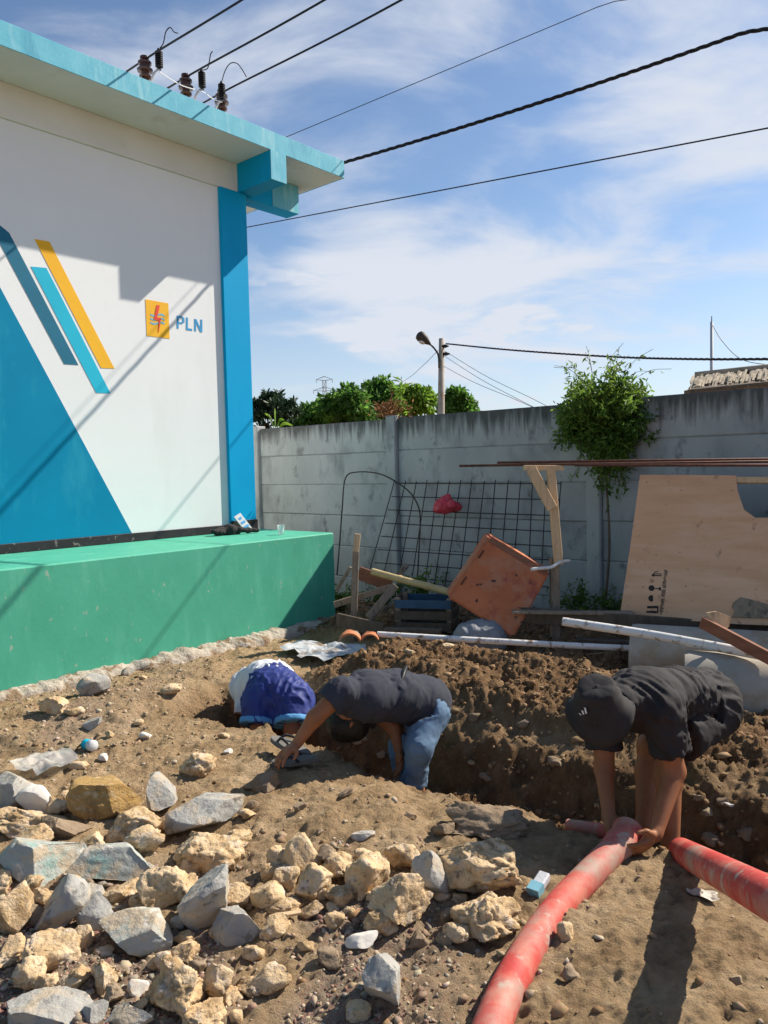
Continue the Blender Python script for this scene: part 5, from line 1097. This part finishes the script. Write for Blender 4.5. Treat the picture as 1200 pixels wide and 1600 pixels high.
v, f = sdf_mesh([(q[0], q[1], q[2] - .02, q[3] - .02) + q[4:] for q in torso[:2]] + torso[2:] + sho + arms + legs + hands + foot(La, (-.4, -.9)) + foot(Ra, (-.6, -.7)) + [(nck, hd, .055, .055, .03)] + headp(hd, V3(-.25, -.35, .75), V3(-.45, -.7, -.6)), .0065, kdef=.03)
mesh('body', v, f, SKIN, man, smooth=True)
pl_s = [(wst + (pel - wst) * .85, pel - wst, .26), (nck + (hd - nck) * .3, hd - nck, .12), cut(Ls, Le, .68), cut(Rs, Re, .62)]
cloth('shirt', torso + sho + [(Ls, Ls + (Le - Ls) * .74, .068, .07, .04), (Rs, Rs + (Re - Rs) * .68, .066, .068, .04)], BLACKC, man, .012, pl_s, 31, .007, 15, along=np.cross(lat, chs - pel) + lat * .5)
cloth('shorts', [(pel, wst, .13, .118, .05, lat, 1.25), (Lh, Lk + (Lh - Lk) * .2, .104, .096, .05), (Rh, Rk + (Rh - Rk) * .2, .104, .094, .05), (pel, Lh, .12, .105, .05), (pel, Rh, .12, .105, .05)], BLACKC, man, .012, [(wst + (pel - wst) * .35, wst - pel, .2), cut(Lh, Lk, .76, .2), cut(Rh, Rk, .76, .2)], 33, .008, 14, along=V3(.6, .5, -.5))
hax = unit(V3(-.22, -.42, .78)); hc = hd + hax * .045
v, f = lathe_vf(hc, hax, [(.098, .003), (.1, .04), (.098, .066), (.094, .076), (.086, .081), (.06, .088), (.03, .094), (.0, .099), (-.01, .103), (-.014, .1015), (-.022, .108), (-.045, .125), (-.066, .138), (-.07, .136), (-.05, .122), (-.01, .096), (.04, .086), (.08, .055), (.085, .003)], 56)
v = np.array(v); tri_f = [q for q in f if len(q) == 4]; v = wrinkle(v, np.array(tri_f), .006, 11, s=2); v = wrinkle(v, np.array(tri_f), .003, 26, s=8); an = np.arctan2((v - hc) @ lat, (v - hc) @ np.cross(hax, lat)); below = np.clip(-((v - hc) @ hax), 0, .07); v = v - hax[None] * (below * .55 * np.cos(2 * an + .6))[:, None]
hat = mesh('bucket_hat', v, tri_f, BLACKC, man, smooth=True)
lg = unit(on_plane(908, 1113, hc, unit(CAM - hc)) - hc - hax * 0); 
def hat_pt(px, py):
    r = ray(px, py); r = r / np.linalg.norm(r); b = (CAM - hc) @ r; c_ = (CAM - hc) @ (CAM - hc) - .112 ** 2; disc = b * b - c_; t = -b - math.sqrt(max(disc, 0)); return CAM + r * t
for k in range(3):
    x0 = 906 + 4.2 * k; y0 = 1117 - 1.2 * k; hh_ = 3 + 3.2 * k
    a, b, c_, d_ = hat_pt(x0, y0), hat_pt(x0 + 3, y0 + 1), hat_pt(x0 + 1, y0 - hh_ + 1), hat_pt(x0 - 2, y0 - hh_)
    v, f = poly_sheet([a, b, c_, d_], unit(CAM - hc), .002); mesh('logo_bar', v, f, CLOTHW, hat)
# --- man in charcoal shirt
pel, wst, chs, nck, hd = P(664, 1098, 4.42), P(622, 1086, 4.32), P(572, 1088, 4.2), P(548, 1100, 4.16), P(546, 1122, 4.24)
Ls, Le, Lw = P(533, 1082, 4.06), P(492, 1122, 4.0), P(463, 1163, 3.98)
Rs, Re, Rw = P(575, 1104, 4.42), P(615, 1136, 4.38), P(623, 1170, 4.32)
Lh, Lk, La = P(670, 1115, 4.32), P(655, 1168, 4.18), P(646, 1222, 4.24)
Rh, Rk, Ra = P(650, 1115, 4.5), P(630, 1170, 4.38), P(632, 1222, 4.44)
lat = unit(V3(.1, -1, .05))
torso = [(pel, wst, .125, .12, .05, lat, 1.2), (wst, chs, .12, .125, .05, lat, 1.25), (chs, nck, .105, .06, .05, lat, 1.2)]
sho = [(chs, Ls, .09, .064, .04), (chs, Rs, .09, .064, .04)]
arms = [(Ls, Le, .054, .043, .03), (Le, Lw, .042, .027, .02), (Rs, Re, .052, .042, .03), (Re, Rw, .04, .027, .02)]
legs = [(Lh, Lk, .085, .06, .04), (Lk, La, .058, .036, .03), (Rh, Rk, .085, .06, .04), (Rk, Ra, .058, .036, .03)]
hands = hand(Lw, P(446, 1176, 3.93) - Lw, V3(.2, 0, -.9), .35, 1) + hand(Rw, P(625, 1196, 4.28) - Rw, V3(-.8, -.4, 0), .4, -1)
man = thing('person', V3(La[0], La[1], La[2] - .08), 'person in charcoal shirt and faded jeans bent double in the trench', 'person')
legs = [(Lh, Lk, .07, .055, .04), (Lk, La, .055, .036, .03), (Rh, Rk, .07, .055, .04), (Rk, Ra, .055, .036, .03)]
v, f = sdf_mesh([(q[0], q[1], q[2] - .02, q[3] - .02) + q[4:] for q in torso] + sho + arms + legs + hands + foot(La, (-.9, -.3)) + foot(Ra, (-.9, -.2)) + [(nck, hd, .052, .055, .03)] + headp(hd, V3(-.5, .1, -.7), V3(-.6, -.1, .3)), .0075)
mesh('body', v, f, SKIN, man, smooth=True)
v, f = sdf_mesh([(hd + V3(-.03, 0, -.03), hd + V3(-.02, .01, -.02), .095, .093, .02), (hd + V3(.03, 0, .0), hd + V3(.02, 0, -.04), .085, .085, .02)], .009); v = wrinkle(v, f, .006, 40, s=5); mesh('hair', v, f, HAIR, man, smooth=True)
cloth('shirt', torso + sho + [(Ls, Ls + (Le - Ls) * .5, .068, .07, .04), (Rs, Rs + (Re - Rs) * .55, .066, .066, .04), (pel, pel + V3(.03, 0, -.06), .13, .12, .05, lat, 1.2)], NAVY, man, .012, [(nck + V3(-.02, 0, -.01), hd - nck, .11), cut(Ls, Le, .45), cut(Rs, Re, .5), (pel + V3(.05, 0, -.06), V3(.5, 0, -.8), .3)], 41, .006, 15, along=V3(.35, .3, 1))
cloth('jeans', [(pel, Lh, .12, .1, .05), (pel, Rh, .12, .1, .05), (Lh, Lk, .096, .066, .03), (Lk, La, .064, .05, .03), (Rh, Rk, .094, .066, .03), (Rk, Ra, .064, .05, .03), (La, La + V3(0, 0, -.03), .06, .055, .02)], JEANS, man, .010, [(pel + (wst - pel) * .3, wst - pel, .2), cut(Lk, La, 1.05, .12), cut(Rk, Ra, 1.05, .12)], 43, .006, 16, along=V3(1, .3, .1))
q = [wst + np.array(x) for x in ((-.02, -.165, -.05), (.0, -.15, .06), (.03, -.08, .135), (.05, .02, .15), (.06, .1, .12))]
v, f = tube_vf(spline(q, 24), .011, 7); mesh('waist_strap', v, f, BLACKR, man, smooth=True)
# --- man in royal blue shorts
pel, wst, chs, nck, hd = P(432, 1080, 5.12), P(418, 1064, 5.3), P(398, 1074, 5.5), P(385, 1090, 5.6), P(378, 1104, 5.66)
Lh, Lk, La = P(410, 1098, 5.1), P(404, 1142, 5.02), P(408, 1220, 5.1)
Rh, Rk, Ra = P(458, 1096, 5.06), P(458, 1142, 4.96), P(452, 1225, 5.05)
Ls, Le, Lw = P(388, 1080, 5.36), P(386, 1130, 5.3), P(392, 1170, 5.3)
Rs, Re, Rw = P(425, 1085, 5.62), P(430, 1130, 5.55), P(420, 1170, 5.5)
for a_ in (La, Ra): a_[2] = gh(a_) + .09
lat = unit(Rh - Lh)
torso = [(pel, wst, .125, .12, .05, lat, 1.3), (wst, chs, .12, .125, .05, lat, 1.3), (chs, nck, .11, .06, .05)]
sho = [(chs, Ls, .09, .064, .04), (chs, Rs, .09, .064, .04)]
arms = [(Ls, Le, .052, .042, .03), (Le, Lw, .04, .027, .02), (Rs, Re, .052, .042, .03), (Re, Rw, .04, .027, .02)]
legs = [(Lh, Lk, .095, .06, .04), (Lk, La, .058, .036, .03), (Rh, Rk, .095, .06, .04), (Rk, Ra, .058, .036, .03)]
man = thing('person', V3(La[0], La[1], La[2] - .08), 'person in royal blue shorts and pale shirt stooping in the trench by the plinth', 'person')
v, f = sdf_mesh([(q[0], q[1], q[2] - .035, q[3] - .03) + q[4:] for q in torso] + sho + arms + [(q[0], q[1], q[2] * .75, q[3]) + q[4:] for q in legs] + hand(Lw, V3(0, -.2, -1), V3(1, 0, 0), .4, 1) + hand(Rw, V3(0, -.2, -1), V3(-1, 0, 0), .4, -1) + foot(La, (0, 1)) + foot(Ra, (0, 1)) + [(nck, hd, .052, .055, .03)] + headp(hd, V3(-.3, .3, -.7), V3(-.3, -.6, -.4)), .009)
mesh('body', v, f, SKIN, man, smooth=True)
v, f = sdf_mesh([(hd + V3(-.02, .02, -.03), hd + V3(-.01, .03, -.01), .095, .093, .02)], .01); mesh('hair', v, f, HAIR, man, smooth=True)
cloth('shirt', torso + sho + [(Ls, Ls + (Le - Ls) * .75, .075, .085, .04), (Rs, Rs + (Re - Rs) * .75, .075, .085, .04)], PALEC, man, .016, [(wst + (pel - wst) * .55, pel - wst, .3), cut(Ls, Le, .7), cut(Rs, Re, .7), (nck, hd - nck, .12)], 51, .009, 11)
sp_ = [(pel + (wst - pel) * .1, wst, .13, .13, .05, lat, 1.3), (pel + (Lh - pel) * .6, Lh, .125, .118, .02), (pel + (Rh - pel) * .6, Rh, .125, .118, .02), (Lh, Lh + (Lk - Lh) * .85, .115, .108, .02), (Rh, Rh + (Rk - Rh) * .85, .115, .108, .02)]
so = cloth('shorts', sp_, ROYAL, man, .014, [(pel + (wst - pel) * .8, wst - pel, .3), cut(Lh, Lk, .8, .17), cut(Rh, Rk, .8, .17)], 53, .009, 11)
for A_, K_ in ((Lh, Lk), (Rh, Rk)):
    v, f = sdf_mesh([(A_, A_ + (K_ - A_) * .86, .117, .111, .04)], .008, [((A_ + (K_ - A_) * .8), K_ - A_), ((A_ + (K_ - A_) * .62), A_ - K_)], .016); v = wrinkle(v, f, .006, 12, s=9); mesh('hem_band', v, f, LBLUEC, so, smooth=True)

# ------------------------------------------------------------------ weeds at the fence foot
rnd = np.random.default_rng(91)
for k, (px, py, d, hh_, lb) in enumerate(((655, 905, 8.6, .28, 'weed tuft growing behind the blue rimmed crate'), (905, 925, 7.7, .34, 'weed growing at the fence foot beside the wooden post'), (960, 938, 7.3, .26, 'weed growing at the fence foot beside the plywood edge'), (530, 900, 8.9, .3, 'weed growing behind the plinth corner'), (600, 905, 8.7, .25, 'weed growing behind the reddish board'))):
    c = P(px, py, d); c[2] = gh(c); wd = thing('weed', c, lb, 'weed'); pts = []; st_ = MB()
    for i in range(16):
        e = c + V3(rnd.normal() * .14, rnd.normal() * .08, hh_ * rnd.uniform(.5, 1.2)); q = spline([c + rnd.normal(size=3) * np.array([.03, .03, 0]), (c + e) / 2 + V3(0, 0, .04), e], 9); st_.add(*tube_vf(q, .003, 4))
        for p in q[2:]: pts.append(p + rnd.normal(size=(3, 3)) * .02)
    v, f = leaves_vf(np.concatenate(pts), .06, rnd, .35, .1); mesh('leaves', v, f, LEAF_VINE, wd); st_.build('stem', BARK, wd)

# ------------------------------------------------------------------ scrap bits lying in the shade before the fence
rnd = np.random.default_rng(123); mb = MB()
for i in range(260):
    c = fp(rnd.uniform(-1.6, 4.2), rnd.uniform(.25, 2.1), 0); c[2] = gh(c) + rnd.uniform(.0, .035); a = rnd.uniform(0, math.pi); d = V3(math.cos(a), math.sin(a), rnd.normal() * .18) * rnd.uniform(.03, .16)
    mb.add(*bar_vf(c - d, c + d, rnd.uniform(.008, .04), rnd.uniform(.004, .014)))
mb.build('scrap_bits', mat('scrap_mix', [(.09, .065, .045), (.2, .15, .1)], 6, .9, .3, 40, .004, island=.6), base=(0, 0, 0), kind='stuff', label='dark scrap wood and litter strewn before the fence', cat='scrap')
